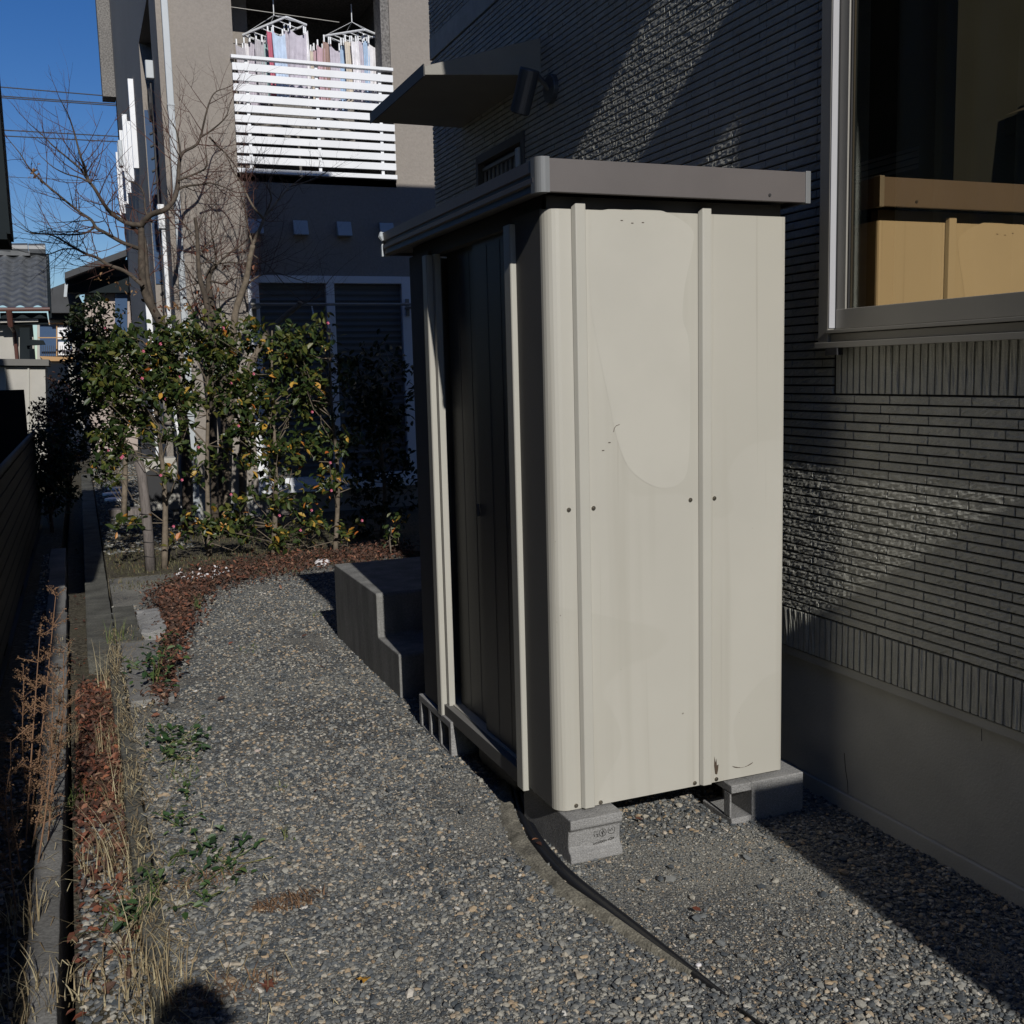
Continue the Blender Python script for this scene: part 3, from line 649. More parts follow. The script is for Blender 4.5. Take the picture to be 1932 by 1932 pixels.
b.build('rust_stain', M['rust'], shed)
M['wmark'] = mat('washed_paint', (.436,.418,.368), .42, .04, 2)
wp = smoothpoly([(1114,560),(1125,640),(1150,760),(1165,830),(1185,880),(1215,908),(1250,921),(1282,912),(1298,880),(1302,780),(1300,650),(1288,600),(1292,540),(1306,470),(1304,430),(1250,398),(1190,396),(1125,402),(1112,470)])
b = MB(); b.add([aty(1210,660,SY0-.0006)]+[aty(x,y,SY0-.0006) for x,y in wp], [(0,1+k,1+(k+1)%len(wp)) for k in range(len(wp))]); b.build('water_mark', M['wmark'], shed)
b = MB(); b.tube([aty(1158,815,SY0-.001),aty(1159,808,SY0-.001),aty(1163,803,SY0-.001),aty(1169,801,SY0-.001)], .0009, 4); b.build('scratch', M['rust'], shed)
for (x,y) in ((1173,416),(1213,420),(1193,421),(1138,850),(1150,835)):
    p = aty(x,y,SY0-.001); b = MB(); b.box((p.x-.004,SY0-.0014,p.z-.0012),(p.x+.004,SY0-.0008,p.z+.0014)); b.build('scuff', M['rust'], shed)
# left side: near corner panel, posts, recessed doors
b = MB(); b.box((SX0,SY0+r_,SZ0+.004),(SX0+.012,3.325,2.10)); b.build('corner_panel', M['shedgrey_shaded'], shed)  # same cream paint as the front, its shade put into the colour
b = MB(); b.box((SX0,4.235,SZ0+.004),(SX0+.012,SY1,2.10)); b.build('corner_panel', M['shedgrey_shaded'], shed)
b = MB(); b.prism([(SX0-.020,3.30),(SX0-.016,3.296),(SX0+.012,3.296),(SX0+.012,3.365),(SX0-.008,3.365),(SX0-.020,3.352)],2,SZ0-.01,2.08); b.build('door_post', M['creamrib'], shed, bevel=.002)
b = MB(); b.prism([(SX0-.020,4.205),(SX0-.016,4.20),(SX0+.012,4.20),(SX0+.012,4.255),(SX0-.020,4.255)],2,SZ0-.01,2.08); b.build('door_post', M['creamrib'], shed, bevel=.002)
b = MB(); b.box((SX0+.004,4.165,SZ0+.03),(SX0+.03,4.192,2.08)); b.build('door_stop', M['creamrib'], shed)
for (y0,y1,x0) in ((3.366,3.80,.034),(3.76,4.17,.058)):
    b = MB(); b.box((SX0+x0,y0,SZ0+.05),(SX0+x0+.02,y1,2.10))
    for yy in ((y0+y1)/2-.06,(y0+y1)/2+.07): b.box((SX0+x0-.0012,yy,SZ0+.07),(SX0+x0+.002,yy+.010,2.06))
    d_ = b.build('sliding_door', M['door'], shed, bevel=.0015)
b = MB(); b.box((SX0+.026,3.805,1.05),(SX0+.036,3.822,1.10)); b.build('door_handle', M['soffit'], shed, bevel=.004)
b = MB(); b.box((SX0-.008,3.35,SZ0-.012),(SX0+.09,4.21,SZ0+.045)); b.build('base_rail', M['shedgrey_shaded'], shed, bevel=.002)
b = MB(); b.box((SX0+.02,SY0+.02,SZ0+.0),(SX1-.004,SY1-.01,SZ0+.05)); b.box((SX1-.008,SY0+.15,SZ0+.05),(SX1,SY1,2.1)); b.box((SX0+.012,SY1-.01,SZ0+.05),(SX1,SY1,2.1)); b.build('side_panels', M['cream'], shed)
b = MB(); b.box((SX0+.012,SY0+.018,2.05),(SX1-.012,SY0+.05,2.135)); b.box((SX0+.012,SY0+.03,2.08),(SX0+.05,SY1-.02,2.14)); b.build('top_rail', M['soffit'], shed)
# roof: deck, three-step fascia, caps
RX0, RX1, RY0, RY1, RZ0, RZ1 = 1.312, 2.302, 2.99, 4.74, 2.134, 2.232
b = MB(); b.box((RX0+.03,RY0+.02,RZ0+.012),(RX1-.03,RY1-.02,RZ1-.02)); b.build('roof_deck', M['soffit'], shed)
b = MB(); b.box((RX0+.028,RY0,RZ0),(RX1-.012,RY0+.018,RZ1)); b.build('fascia', M['fascia'], shed, bevel=.0015)
b = MB(); b.prism([(RX0,RZ1),(RX0,RZ1-.036),(RX0+.006,RZ1-.040),(RX0+.006,RZ1-.050),(RX0-.001,RZ1-.054),(RX0-.001,RZ1-.068),(RX0+.008,RZ1-.072),(RX0+.006,RZ0+.005),(RX0+.012,RZ0),(RX0+.04,RZ0),(RX0+.04,RZ1)],1,RY0+.03,RY1-.01)
b.build('fascia', M['fascia'], shed)
b = MB(); b.box((RX0+.03,RY1-.018,RZ0),(RX1,RY1,RZ1)); b.box((RX1-.018,RY0+.02,RZ0),(RX1,RY1-.018,RZ1)); b.build('fascia', M['fascia'], shed)
b = MB(); b.prism(arc(RX0+.026,RY0+.022,180,270,.026)+[(RX0+.040,RY0-.004),(RX0+.040,RY0+.03),(RX0-.001,RY0+.045)],2,RZ0-.002,RZ1+.004); b.build('corner_cap', M['cap'], shed)
b = MB(); b.box((RX1-.018,RY0-.003,RZ0-.003),(RX1+.002,RY0+.03,RZ1+.004)); b.build('corner_cap', M['cap'], shed, bevel=.002)
b = MB(); b.box((RX0-.005,RY1-.012,RZ0-.004),(RX0+.03,RY1+.006,RZ1+.004)); b.tube([(RX0-.006,RY1-.016,RZ1-.0),(RX0-.012,RY1-.03,RZ1-.02),(RX0-.004,RY1-.03,RZ1-.035)],[.008,.012,.006],6); b.build('corner_cap', M['whitegrey'], shed)
p = aty(1452,368,RY0); b = MB(); b.tube([(p.x,RY0+.002,p.z),(p.x,RY0-.003,p.z)], .005, 10); b.build('screw', M['aludark'], shed)

# concrete blocks under the shed -------------------------------------
bl = MB(); X0,X1,Y0,Y1 = 1.378,1.568,2.992,3.38
# I-profile end block: flanged top and bottom, waisted middle
pr_ = [(Y0-.012+.0,.148),(Y0-.012,.118),(Y0-.004,.110),(Y0+.006,.104),(Y0+.010,.05),(Y0+.004,.036),(Y0-.010,.028),(Y0-.012,.0),(Y0+.02,-.01),(Y1,-.01),(Y1,.148)]
bl.prism(pr_,0,X0,X1); ob = bl.build('concrete_block', M['block'], bevel=.004); tag(ob, 'pale concrete block with ringed stamp marks under the near left corner of the shed', 'block', 'concrete blocks under the shed')
# stamped marks
M['ink'] = mat('stamp_ink', (.05,.048,.045), .9)
sm = MB(); ym = Y0+.0068
def ring(cx, cz, r0, w_=.0014):
    n = 18
    vs = [(cx+rr_*math.cos(2*math.pi*k/n), ym, cz+rr_*math.sin(2*math.pi*k/n)) for k in range(n) for rr_ in (r0-w_, r0)]
    sm.add(vs, [(2*k,2*k+1,(2*k+3)%(2*n),(2*k+2)%(2*n)) for k in range(n)])
def stroke(pts, w_=.0024):
    for (a,c),(d,e) in zip(pts, pts[1:]):
        L = math.hypot(d-a,e-c) or 1; nx, nz = -(e-c)/L*w_/2, (d-a)/L*w_/2
        sm.add([(a+nx,ym,c+nz),(d+nx,ym,e+nz),(d-nx,ym,e-nz),(a-nx,ym,c-nz)],[(0,1,2,3)])
cz = .080
ring(1.503,cz,.014,.0022); ring(1.535,cz+.003,.014,.0022)
stroke([(1.497,cz+.004),(1.502,cz-.006),(1.506,cz+.006),(1.510,cz-.004)]); stroke([(1.503,cz+.012),(1.503,cz-.012)])
stroke([(1.526,cz+.006),(1.531,cz),(1.536,cz+.009),(1.541,cz+.002)])
stroke([(1.470,cz+.008),(1.484,cz+.006)]); stroke([(1.470,cz+.002),(1.474,cz-.010)]); stroke([(1.478,cz-.002),(1.486,cz-.003),(1.481,cz-.009),(1.487,cz-.011)])
o2 = sm.build('stamp', M['ink'], ob, solid=1); 
sm = MB(); r2 = random.Random(3)
for k in range(9):
    ring(1.47+k*.009, .046+.001*k, .0025+.003*r2.random(), .0022)
o3 = sm.build('scuff_marks', M['ink'], ob, solid=1)
def holed_block(x0,x1,y0,y1,z0,z1,axis,lab,n=3):
    """hollow block: holes pass along the given axis"""
    b = MB()
    if axis == 0:  # holes along X, seen from -X: long side along Y
        L = y1-y0; w_ = (L-.03*(n+1))/n
        b.box((x0,y0,z0),(x1,y1,z0+.028)); b.box((x0,y0,z1-.03),(x1,y1,z1))
        for k in range(n+1):
            ya = y0+k*(w_+.03); b.box((x0,ya,z0+.028),(x1,ya+.03,z1-.03))
    o = b.build('concrete_block', M['block'], bevel=.002); tag(o, lab, 'block', 'concrete blocks under the shed'); return o
holed_block(1.345,1.535,4.09,4.54,-.02,.148,0,'three-holed concrete block under the far left corner of the shed')
b = MB(); b.box((1.44,3.60,-.01),(1.62,4.02,.148)); tag(b.build('concrete_block', M['block'], bevel=.008), 'shaded concrete block under the middle of the shed doors', 'block', 'concrete blocks under the shed')
# right near block with a hole in its left end
b = MB(); x0,x1,y0,y1 = 2.02,2.325,3.02,3.21
b.box((x0+.085,y0,-.01),(x1,y1,.142)); b.box((x0,y0,-.01),(x0+.085,y1,.02)); b.box((x0,y0,.112),(x0+.085,y1,.142)); b.box((x0,y0+.01,.02),(x0+.007,y0+.05,.112))
ob = b.build('concrete_block', M['block'], bevel=.007); tag(ob, 'smooth hollow-ended concrete block under the near right corner of the shed', 'block', 'concrete blocks under the shed')
# black hose / sheet edge and its buried gritty lip
pts = [(1.50,3.75),(1.40,3.45),(1.352,3.22),(1.335,3.02),(1.338,2.86),(1.362,2.66),(1.385,2.45),(1.405,2.28),(1.425,2.15)]
P_ = [Vector((x,y,.012)) for x,y in pts]
b = MB(); V = []; n_ = len(P_); prof = [(-.030,-.010),(-.024,.006),(-.010,.013),(.0,.004),(.008,.016),(.014,.010),(.017,-.008)]
wd = [1,1,1,1,1,.9,.8,.6,.15]
for i,p in enumerate(P_):
    for (dx,dz) in prof: V.append((p.x+dx*wd[i], p.y, max(-.006, dz*wd[i]+.004)))
k = len(prof); b.add(V, [(i*k+j,i*k+j+1,(i+1)*k+j+1,(i+1)*k+j) for i in range(n_-1) for j in range(k-1)])
hs = b.build('ground_sheet_edge', M['black'], smooth=True, solid=1); md = hs.modifiers.new('sub','SUBSURF'); md.levels = 2; md.render_levels = 2
tag(hs, 'black folded edge of buried weed sheet poking out of the gravel by the stamped block', 'sheet edge')
V = []
for i,p in enumerate(P_[:8]): 
    for (dx,dz) in ((-.10,-.008),(-.075,.006),(-.05,.012),(-.035,.010)): V.append((p.x+dx*(wd[i]-.25*(i>4)-.15*(i>5)), p.y-.01, dz+.002))
b = MB(); b.add(V, [(i*4+j,i*4+j+1,(i+1)*4+j+1,(i+1)*4+j) for i in range(7) for j in range(3)]); lip = b.build('sheet_lip', mat('gritty_sheet', (.17,.155,.12), .95, .5, 14, 1, 120, fine=.5, fscale=150), hs, smooth=True, solid=1)
cb = MB(); cb.tube([atz(1395,1903,.006),atz(1420,1921,.009),atz(1460,1948,.004)], .004, 6); tag(cb.build('black_cable', M['black']), 'thin black cable end in the gravel at the bottom edge', 'cable')
# ------------------------------------------------------------------ stucco house across the end
FY, FX = 12.5, 1.06
sh = thing('stucco_house', 'tall beige stucco house with louvred balcony and shuttered window beyond the yard', 'house', (4,15,0))
b = MB(); T = .28
ox0, ox1, oz0, oz1 = 1.805, 3.655, 3.875, 6.15
wx0, wx1, wz0, wz1 = 1.86, 3.79, .33, 2.765
XR = 9.0; top = 9.6
b.box((FX,FY,-.1),(wx0,FY+T,top)); b.box((wx0,FY,-.1),(wx1,FY+T,wz0)); b.box((wx0,FY,wz1),(wx1,FY+T,oz0))
b.box((wx1,FY,-.1),(XR,FY+T,oz0)); b.box((ox1,FY,oz0),(XR,FY+T,top)); b.box((wx0,FY,oz1),(ox1,FY+T,top))
b.build('front_wall', M['stucco'], sh)
b = MB()  # side wall with a deep recess
b.box((FX+.001,FY+T,-.1),(FX+.25,13.35,top)); b.box((FX+.001,15.3,-.1),(FX+.25,22.4,top)); b.box((FX+.9,13.35,-.1),(FX+1.1,15.3,top)); b.box((FX+.001,13.35,6.0),(FX+.25,15.3,top)); b.box((FX+.001,22.1,-.1),(XR,22.4,top)); b.box((FX+.25,15.3,-.1),(FX+1.1,15.5,top)); 
b.build('side_wall', M['stucco'], sh)
b = MB(); b.quad((1.07,15.28,2.9),(1.9,15.28,2.9),(1.9,15.28,5.15),(1.07,15.28,5.15)); bp_ = b.build('side_glazing', M['bluepanel'], sh, solid=1)
b = MB()
for k in range(14):
    z_ = 2.95+k*.16; b.box((1.07,15.262,z_),(1.9,15.275,z_+.02), rot=Matrix.Rotation(R(-28),3,'Y'))
b.build('glazing_bar', M['aludark'], sh)
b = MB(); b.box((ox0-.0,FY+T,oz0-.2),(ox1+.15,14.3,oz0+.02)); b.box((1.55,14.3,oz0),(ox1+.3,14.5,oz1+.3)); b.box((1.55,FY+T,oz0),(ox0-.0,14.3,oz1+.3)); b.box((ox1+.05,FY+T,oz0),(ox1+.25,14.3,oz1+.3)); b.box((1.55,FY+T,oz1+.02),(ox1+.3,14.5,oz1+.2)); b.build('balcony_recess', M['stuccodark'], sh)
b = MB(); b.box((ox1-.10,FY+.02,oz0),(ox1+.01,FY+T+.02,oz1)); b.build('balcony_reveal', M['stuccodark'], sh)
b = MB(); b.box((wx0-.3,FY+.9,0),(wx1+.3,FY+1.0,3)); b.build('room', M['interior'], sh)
b = MB(); b.prism([(12.4,9.6),(12.4,9.74),(17.2,11.2),(22.9,9.74),(22.9,9.6)],0,FX-.05,XR+.3); b.build('roof', M['roofdark'], sh)
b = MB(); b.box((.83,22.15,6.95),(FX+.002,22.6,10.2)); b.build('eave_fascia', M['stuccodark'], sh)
# louvred balustrade
bal = MB(); yb = FY-.05
bal.box((ox0+.01,yb-.02,5.105),(ox1+.005,yb+.05,5.14)); 
for k in range(10):
    zt = 5.062-.1105*k; bal.box((ox0+.022,yb,zt-.079),(ox1+.004,yb+.022,zt))
bal.box((ox0+.012,yb-.01,3.885),(ox1+.01,yb+.03,3.935))
B_ = bal.build('balcony_louvre', M['white'], sh, bevel=.003)
for x_ in (1.965,2.745,3.485):
    b = MB(); b.box((x_,yb+.023,3.94),(x_+.035,yb+.045,5.10)); b.build('louvre_post', M['white'], B_)
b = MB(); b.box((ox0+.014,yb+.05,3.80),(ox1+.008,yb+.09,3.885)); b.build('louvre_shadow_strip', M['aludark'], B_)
# laundry line and hangers
b = MB(); b.tube([aty(428,12,12.9),aty(640,42,12.9)], .005, 5); b.tube([aty(385,0,12.9),aty(428,12,12.9)],.005,5)
tag(b.build('laundry_pole', M['alu']), 'thin laundry pole across the dark upper balcony', 'laundry pole')
CC = {'lav':(.50,.46,.52),'white':(.74,.72,.74),'grey':(.45,.43,.46),'teal':(.34,.46,.46),'pink':(.50,.14,.20),'blue':(.38,.50,.66),'cream':(.58,.52,.44),'rose':(.52,.36,.40),'brown':(.34,.23,.20),'paleblue':(.5,.6,.75),'dark':(.03,.03,.035)}
MC = {k: mat('cloth_'+k, v, .9, .10, 14) for k, v in CC.items()}
def cloth(x0, x1, y0, zt0, zt1, zb, m, parent, ph=0, nm='cloth'):
    n, q = 14, 8; V = []
    for j in range(q+1):
        for i in range(n+1):
            u = i/n; v = j/q; zt = zt0*(1-u)+zt1*u-.05*math.sin(u*math.pi)*(1 if x1-x0 > .12 else .3); 
            V.append((x0+(x1-x0)*u+.01*math.sin(v*4+ph), y0+.018*math.sin(u*13+ph+v*2)*(.3+v)+.05*math.sin(ph), zt*(1-v)+zb*v))
    b = MB(); b.add(V, [(j*(n+1)+i,j*(n+1)+i+1,(j+1)*(n+1)+i+1,(j+1)*(n+1)+i) for j in range(q) for i in range(n)])
    return b.build(nm, m, parent, smooth=True, solid=1)
def hanger(corner, lab, items, yh):
    pl_, pa, pr_ = corner   # left end, apex, right end in picture units
    root = thing('peg_hanger', lab, 'laundry hanger', aty(pa[0],pa[1],yh), 'laundry hangers on the balcony')
    A_, Bq, C_ = aty(*pl_,yh+.38), aty(*pa,yh-.02), aty(*pr_,yh+.12); D_ = A_+C_-Bq
    b = MB(); fr = [A_,Bq,C_,D_]
    for p,q in zip(fr, fr[1:]+fr[:1]): b.tube([p,q], .013, 6)
    for t in (.2,.4,.6,.8): b.tube([A_.lerp(Bq,t), D_.lerp(C_,t)], .007, 5)
    cen = sum(fr, Vector())/4
    for p in fr: b.tube([p, cen+Vector((0,0,.16))], .003, 4)
    b.tube([cen+Vector((0,0,.16)), cen+Vector((0,0,.36))], .006, 5)
    b.build('frame', M['white'], root)
    for (xa,xb,za,zb_,mm,dy) in items:
        p, q = aty(xa,za,yh+dy), aty(xb,zb_,yh+dy)
        cloth(p.x-.012,q.x+.03,yh+dy,p.z,q.z,4.72+.12*rnd.random(),MC[mm],root,rnd.uniform(0,6)); cloth(p.x+.02,q.x+.05,yh+dy+.09,p.z-.03,q.z-.05,4.78,MC[rnd.choice(('white','lav','grey','white','cream'))],root,rnd.uniform(0,6))
        for s_ in (p,q):
            b = MB(); b.box((s_.x-.008,s_.y-.012,s_.z-.02),(s_.x+.008,s_.y+.012,s_.z+.06)); b.build('peg', M['white'], root)
hanger(((458,66),(540,32),(578,47)),'white folding peg hanger full of washing, left one on the upper balcony',
  [(446,458,84,92,'grey',.42),(460,470,78,76,'white',.40),(471,482,76,74,'lav',.38),(483,493,74,76,'grey',.33),(494,503,76,80,'teal',.28),(505,513,60,62,'pink',.14),(515,533,58,66,'paleblue',.10),(536,544,55,56,'lav',.12),(547,573,50,60,'lav',.05),(573,576,60,58,'white',.14)],12.72)
hanger(((612,68),(688,56),(718,68)),'white folding peg hanger full of washing, right one on the upper balcony',
  [(586,590,95,98,'cream',.4),(592,598,92,95,'rose',.36),(599,608,85,93,'rose',.33),(611,620,76,80,'brown',.30),(623,640,80,92,'lav',.24),(643,648,82,82,'blue',.20),(651,660,76,78,'cream',.16),(663,671,78,78,'white',.12),(675,684,74,78,'lav',.10),(686,692,74,75,'blue',.08),(695,716,78,82,'white',.05)],12.72)
# vents
for i,(x,lab) in enumerate(((1.985,'behind the bare tree, leftmost of the four'),(2.495,'second from the left of the four'),(3.003,'third from the left of the four'),(3.514,'nearest the shed roof, rightmost of the four'))):
    b = MB(); z_ = 3.295; b.add([(x-.085,FY-.002,z_-.075),(x+.085,FY-.002,z_-.075),(x+.085,FY-.002,z_+.09),(x-.085,FY-.002,z_+.09),(x-.085,FY-.09,z_-.075),(x+.085,FY-.09,z_-.075),(x+.085,FY-.035,z_+.09),(x-.085,FY-.035,z_+.09)],[(4,5,6,7),(0,3,2,1),(4,7,3,0),(5,1,2,6),(7,6,2,3),(0,1,5,4)])
    o = b.build('vent_hood', M['whitegrey'], sh, bevel=.006)
# shuttered window
b = MB(); fy = FY-.035
b.box((wx0,fy,wz0+.02),(wx0+.125,FY+.1,wz1)); b.box((wx1-.12,fy,wz0+.02),(wx1,FY+.1,wz1)); b.box((wx0+.125,fy,wz1-.085),(wx1-.12,FY+.1,wz1)); b.box((2.755,fy+.002,wz0+.1),(2.855,FY+.08,wz1-.085)); b.box((wx0-.01,fy-.03,wz0-.07),(wx1+.01,FY+.12,wz0+.02)); b.box((wx0+.125,fy+.004,wz0+.02),(wx1-.12,FY+.1,wz0+.10))
W2 = b.build('shutter_frame', M['white'], sh, bevel=.004)
for (xa,xb) in ((wx0+.128,2.752),(2.858,wx1-.123)):
    n_ = 132; zz_ = np.linspace(wz0+.103, wz1-.088, n_); yy_ = FY+.02+.011*np.abs(np.sin((zz_-wz0)*math.pi/.072))
    V = np.concatenate([np.stack([np.full(n_,xa),yy_,zz_],1), np.stack([np.full(n_,xb),yy_,zz_],1)]); F = np.array([(i,n_+i,n_+i+1,i+1) for i in range(n_-1)])
    npmesh('roller_shutter', V, F, M['shutter'], W2)
b = MB(); b.tube([(wx0-.02,FY-.32,2.42),(wx1+.1,FY-.32,2.42)], .016, 8)
for x_ in (wx0+.06,wx1-.06): b.box((x_-.03,FY-.34,2.38),(x_+.03,FY-.03,2.40)); b.box((x_-.02,FY-.06,2.3),(x_+.02,FY-.002,2.5))
b.build('drying_rod', M['alu'], sh)
for x_ in (2.52,3.70):
    b = MB(); pz = 2.40; b.tube([(x_,FY-.32,pz),(x_+.01,FY-.34,pz-.09),(x_,FY-.32,pz-.14)], .008, 5); b.build('hook', M['white'], sh)
# downpipe and wall ducts
b = MB(); b.box((1.115,FY-.08,0),(1.185,FY-.012,top)); 
for z_ in (1.2,2.9,4.55): b.box((1.110,FY-.084,z_),(1.19,FY-.002,z_+.02))
b.build('downpipe', M['whitegrey'], sh, bevel=.006)
for (y_,zt,wd_) in ((13.05,3.35,.045),(16.3,3.3,.08)):
    b = MB(); b.box((FX-wd_,y_,.1),(FX-.001,y_+.09,zt)); b.box((FX-wd_-.03,y_-.03,zt-.02),(FX-.001,y_+.12,zt+.25)); b.build('pipe_duct', M['white'], sh, bevel=.008)
b = MB(); b.tube([(FX-.04,13.28,5.0),(FX-.04,13.28,2.4)], .012, 6)
for k in range(4):
    b.tube([(FX-.06-.006*k, 13.2+.12*math.cos(a), 4.72+.18*math.sin(a)) for a in [2*math.pi*j/16 for j in range(17)]], .008, 5)
b.build('cable_coil', M['aludark'], sh)
b = MB(); b.box((FX-.09,13.2,5.02),(FX-.002,13.28,5.22)); b.build('cable_box', M['whitegrey'], sh, bevel=.01)
for k,y_ in enumerate((16.9,18.0,19.1,20.3,21.4,22.2)):
    b = MB(); zt = 5.95 if k != 1 else 5.6; b.box((FX-.075,y_,4.70),(FX-.002,y_+.10,zt)); b.build('balcony_fin', M['white'], sh)
b = MB(); b.box((FX-.15,19.5,5.2),(FX-.08,19.7,5.62)); b.build('meter_box', M['whitegrey'], sh, bevel=.01)
b = MB(); b.box((FX-.012,12.46,-.1),(1.112,FY-.001,.3)); b.box((1.19,FY-.02,-.1),(wx0,FY-.001,.32)); b.build('plinth', M['foundation'], sh)
# outdoor unit and gas meter box in front of the side wall
ac = thing('outdoor_unit', 'cream air conditioner unit half hidden by camellias at the stucco house corner', 'air conditioner', (.85,12.9,0))
b = MB(); b.box((.58,12.75,.12),(1.0,13.05,.72)); b.build('casing', M['creamwall'], ac, bevel=.015)
b = MB(); b.tube([(.76,12.748,.42),(.76,12.742,.42)], .19, 24); b.build('fan_grille', M['aludark'], ac)
b = MB(); b.box((.62,12.78,0),(.68,13.02,.12)); b.box((.92,12.78,0),(.98,13.02,.12)); b.build('foot', M['concrete'], ac)

# ------------------------------------------------------------------ fence on the left
fn = thing('slat_fence', 'dark horizontal-slat aluminium fence with round top rail, in shade along the left edge', 'fence', (-.5,4,0))
b = MB()
for k in range(9): b.box((-.508,3.0,.11+k*.102),(-.492,13.0,.11+k*.102+.088))
b.build('slats', M['fence'], fn)
b = MB(); b.tube([(-.5,3.0,1.06),(-.5,13.0,1.06)], .028, 12); b.build('top_rail', M['fence'], fn, smooth=True)
for y_ in (3.05,5.0,7.0,9.0,11.0,12.95):
    b = MB(); b.box((-.545,y_-.025,-.03),(-.509,y_+.025,1.05)); b.build('post', M['fence'], fn)
b = MB(); b.box((-.512,3.0,.02),(-.488,13.0,.035)); b.build('bottom_rail', M['fence'], fn)
bd = MB(); p = aty(45,735,13.4); bd.box((p.x-1.6,13.4,-.03),(p.x,13.46,p.z))
for k in range(6): bd.box((p.x-.02-k*.25,13.385,-.03),(p.x-k*.25,13.399,p.z-.02))
tag(bd.build('board_screen', M['fence']), 'tall dark board screen standing past the end of the slat fence', 'screen')

def ppoly(b, pts, Y, depth, mi=0):
    P0 = [aty(x,y,Y) for x,y in pts]; n = len(P0); vs = P0+[p+Vector((0,depth,0)) for p in P0]
    b.add(vs, [tuple(range(n))[::-1], tuple(range(n,2*n))]+[(i,(i+1)%n,n+(i+1)%n,n+i) for i in range(n)], mi); return b
# left neighbour: dark upper storey, its end panel and unseen eave shaped to cast shade
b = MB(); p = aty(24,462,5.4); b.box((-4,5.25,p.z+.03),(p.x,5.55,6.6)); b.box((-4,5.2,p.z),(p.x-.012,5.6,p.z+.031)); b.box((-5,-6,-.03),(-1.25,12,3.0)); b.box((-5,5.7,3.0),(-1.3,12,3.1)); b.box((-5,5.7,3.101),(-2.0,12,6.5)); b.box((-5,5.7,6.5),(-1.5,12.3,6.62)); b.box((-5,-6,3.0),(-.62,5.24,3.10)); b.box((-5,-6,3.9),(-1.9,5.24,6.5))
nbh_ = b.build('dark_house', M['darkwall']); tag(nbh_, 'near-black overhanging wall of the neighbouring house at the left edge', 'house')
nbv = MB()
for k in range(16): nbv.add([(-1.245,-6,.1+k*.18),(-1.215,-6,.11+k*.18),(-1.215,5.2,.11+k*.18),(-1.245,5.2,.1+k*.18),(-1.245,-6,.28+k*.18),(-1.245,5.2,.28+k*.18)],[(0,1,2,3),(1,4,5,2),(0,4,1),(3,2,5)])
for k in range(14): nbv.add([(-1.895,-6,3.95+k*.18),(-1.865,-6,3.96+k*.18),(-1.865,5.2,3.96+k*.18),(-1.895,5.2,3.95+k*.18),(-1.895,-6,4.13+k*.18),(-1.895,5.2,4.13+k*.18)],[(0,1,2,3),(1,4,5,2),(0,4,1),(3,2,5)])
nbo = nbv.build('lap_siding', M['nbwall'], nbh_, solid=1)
nb = thing('tiled_eaves_roof','low eaves roof of dark clay tiles on the left neighbour, out past the fence','roof',(-1.2,0,3.1))
b = MB()
for k in range(8): b.add([(-.58-.165*k,-6,3.11+.10*k),(-.58-.165*k,5.2,3.11+.10*k),(-.58-.165*(k+1.12),5.2,3.18+.10*k),(-.58-.165*(k+1.12),-6,3.18+.10*k)],[(0,1,2,3)])
for k in range(9): b.add([(-.95-.12*k,5.7,2.72+.085*k),(-.95-.12*k,12,2.72+.085*k),(-.95-.12*(k+1.15),12,2.80+.085*k),(-.95-.12*(k+1.15),5.7,2.80+.085*k)],[(0,1,2,3)])
b.build('tiles', M['kawara'], nb, solid=1)
b = MB(); b.box((-1.05,5.7,2.62),(-.96,12,2.70)); b.box((-2.06,5.7,3.5),(-2.001,12,6.4)); b.build('eave_board', M['nbwall'], nb)
# tiled-roof house
kh = thing('kawara_house', 'low house with glossy grey clay tile roof and brown gutter on the far left', 'house', (-1.5,22,0))
e0, e1 = aty(94,582,20), aty(-260,600,20); rz = 4.02
nx, ny_ = 170, 60; xs_ = np.linspace(e1.x, e0.x, nx); V = []; 
for j in range(ny_):
    t = j/(ny_-1); st_ = (t*11)%1
    for x_ in xs_:
        ph = (x_*1/.27)%1; V.append((x_, 20.0+t*2.2, 2.90+t*1.12+.028*math.cos(2*math.pi*ph)-.032*st_))
V = np.array(V); F = np.array([(j*nx+i,j*nx+i+1,(j+1)*nx+i+1,(j+1)*nx+i) for j in range(ny_-1) for i in range(nx-1)])
rf = npmesh('tile_roof', V, F, M['kawara'], kh)
b = MB()
for k in range(16):
    xk = e0.x-.02-k*.3; b.tube([(xk-.3,22.2,4.10),(xk-.01,22.2,4.10)], [.11,.12], 10)
b.box((e1.x,22.1,3.98),(e0.x-.3,22.35,4.07)); b.build('ridge_tiles', M['kawara'], rf)
b = MB(); b.add([(e0.x-.03,20.0,2.72),(e0.x+.02,20.0,2.72),(e0.x+.02,22.3,3.9),(e0.x-.03,22.3,3.9),(e0.x-.03,20.0,2.9),(e0.x+.02,20.0,2.9),(e0.x+.02,22.3,4.04),(e0.x-.03,22.3,4.04)],[(0,1,2,3),(4,7,6,5),(0,4,5,1),(1,5,6,2),(2,6,7,3),(3,7,4,0)]); b.build('verge_board', M['darkwall'], kh)
b = MB(); b.tube([(e1.x,19.95,2.84),(e0.x,19.95,2.86)], .035, 8); p = aty(18,600,19.95); b.tube([(p.x,19.95,2.85),(p.x,20.05,2.6),(p.x+.03,20.5,2.5),(p.x+.05,20.6,0)], [.05,.045,.03,.03], 8); b.build('gutter', M['brownpipe'], kh)
b = MB(); b.box((e1.x,20.6,0),(aty(60,600,20.6).x,20.8,2.75)); b.build('wall', M['creamwall'], kh)
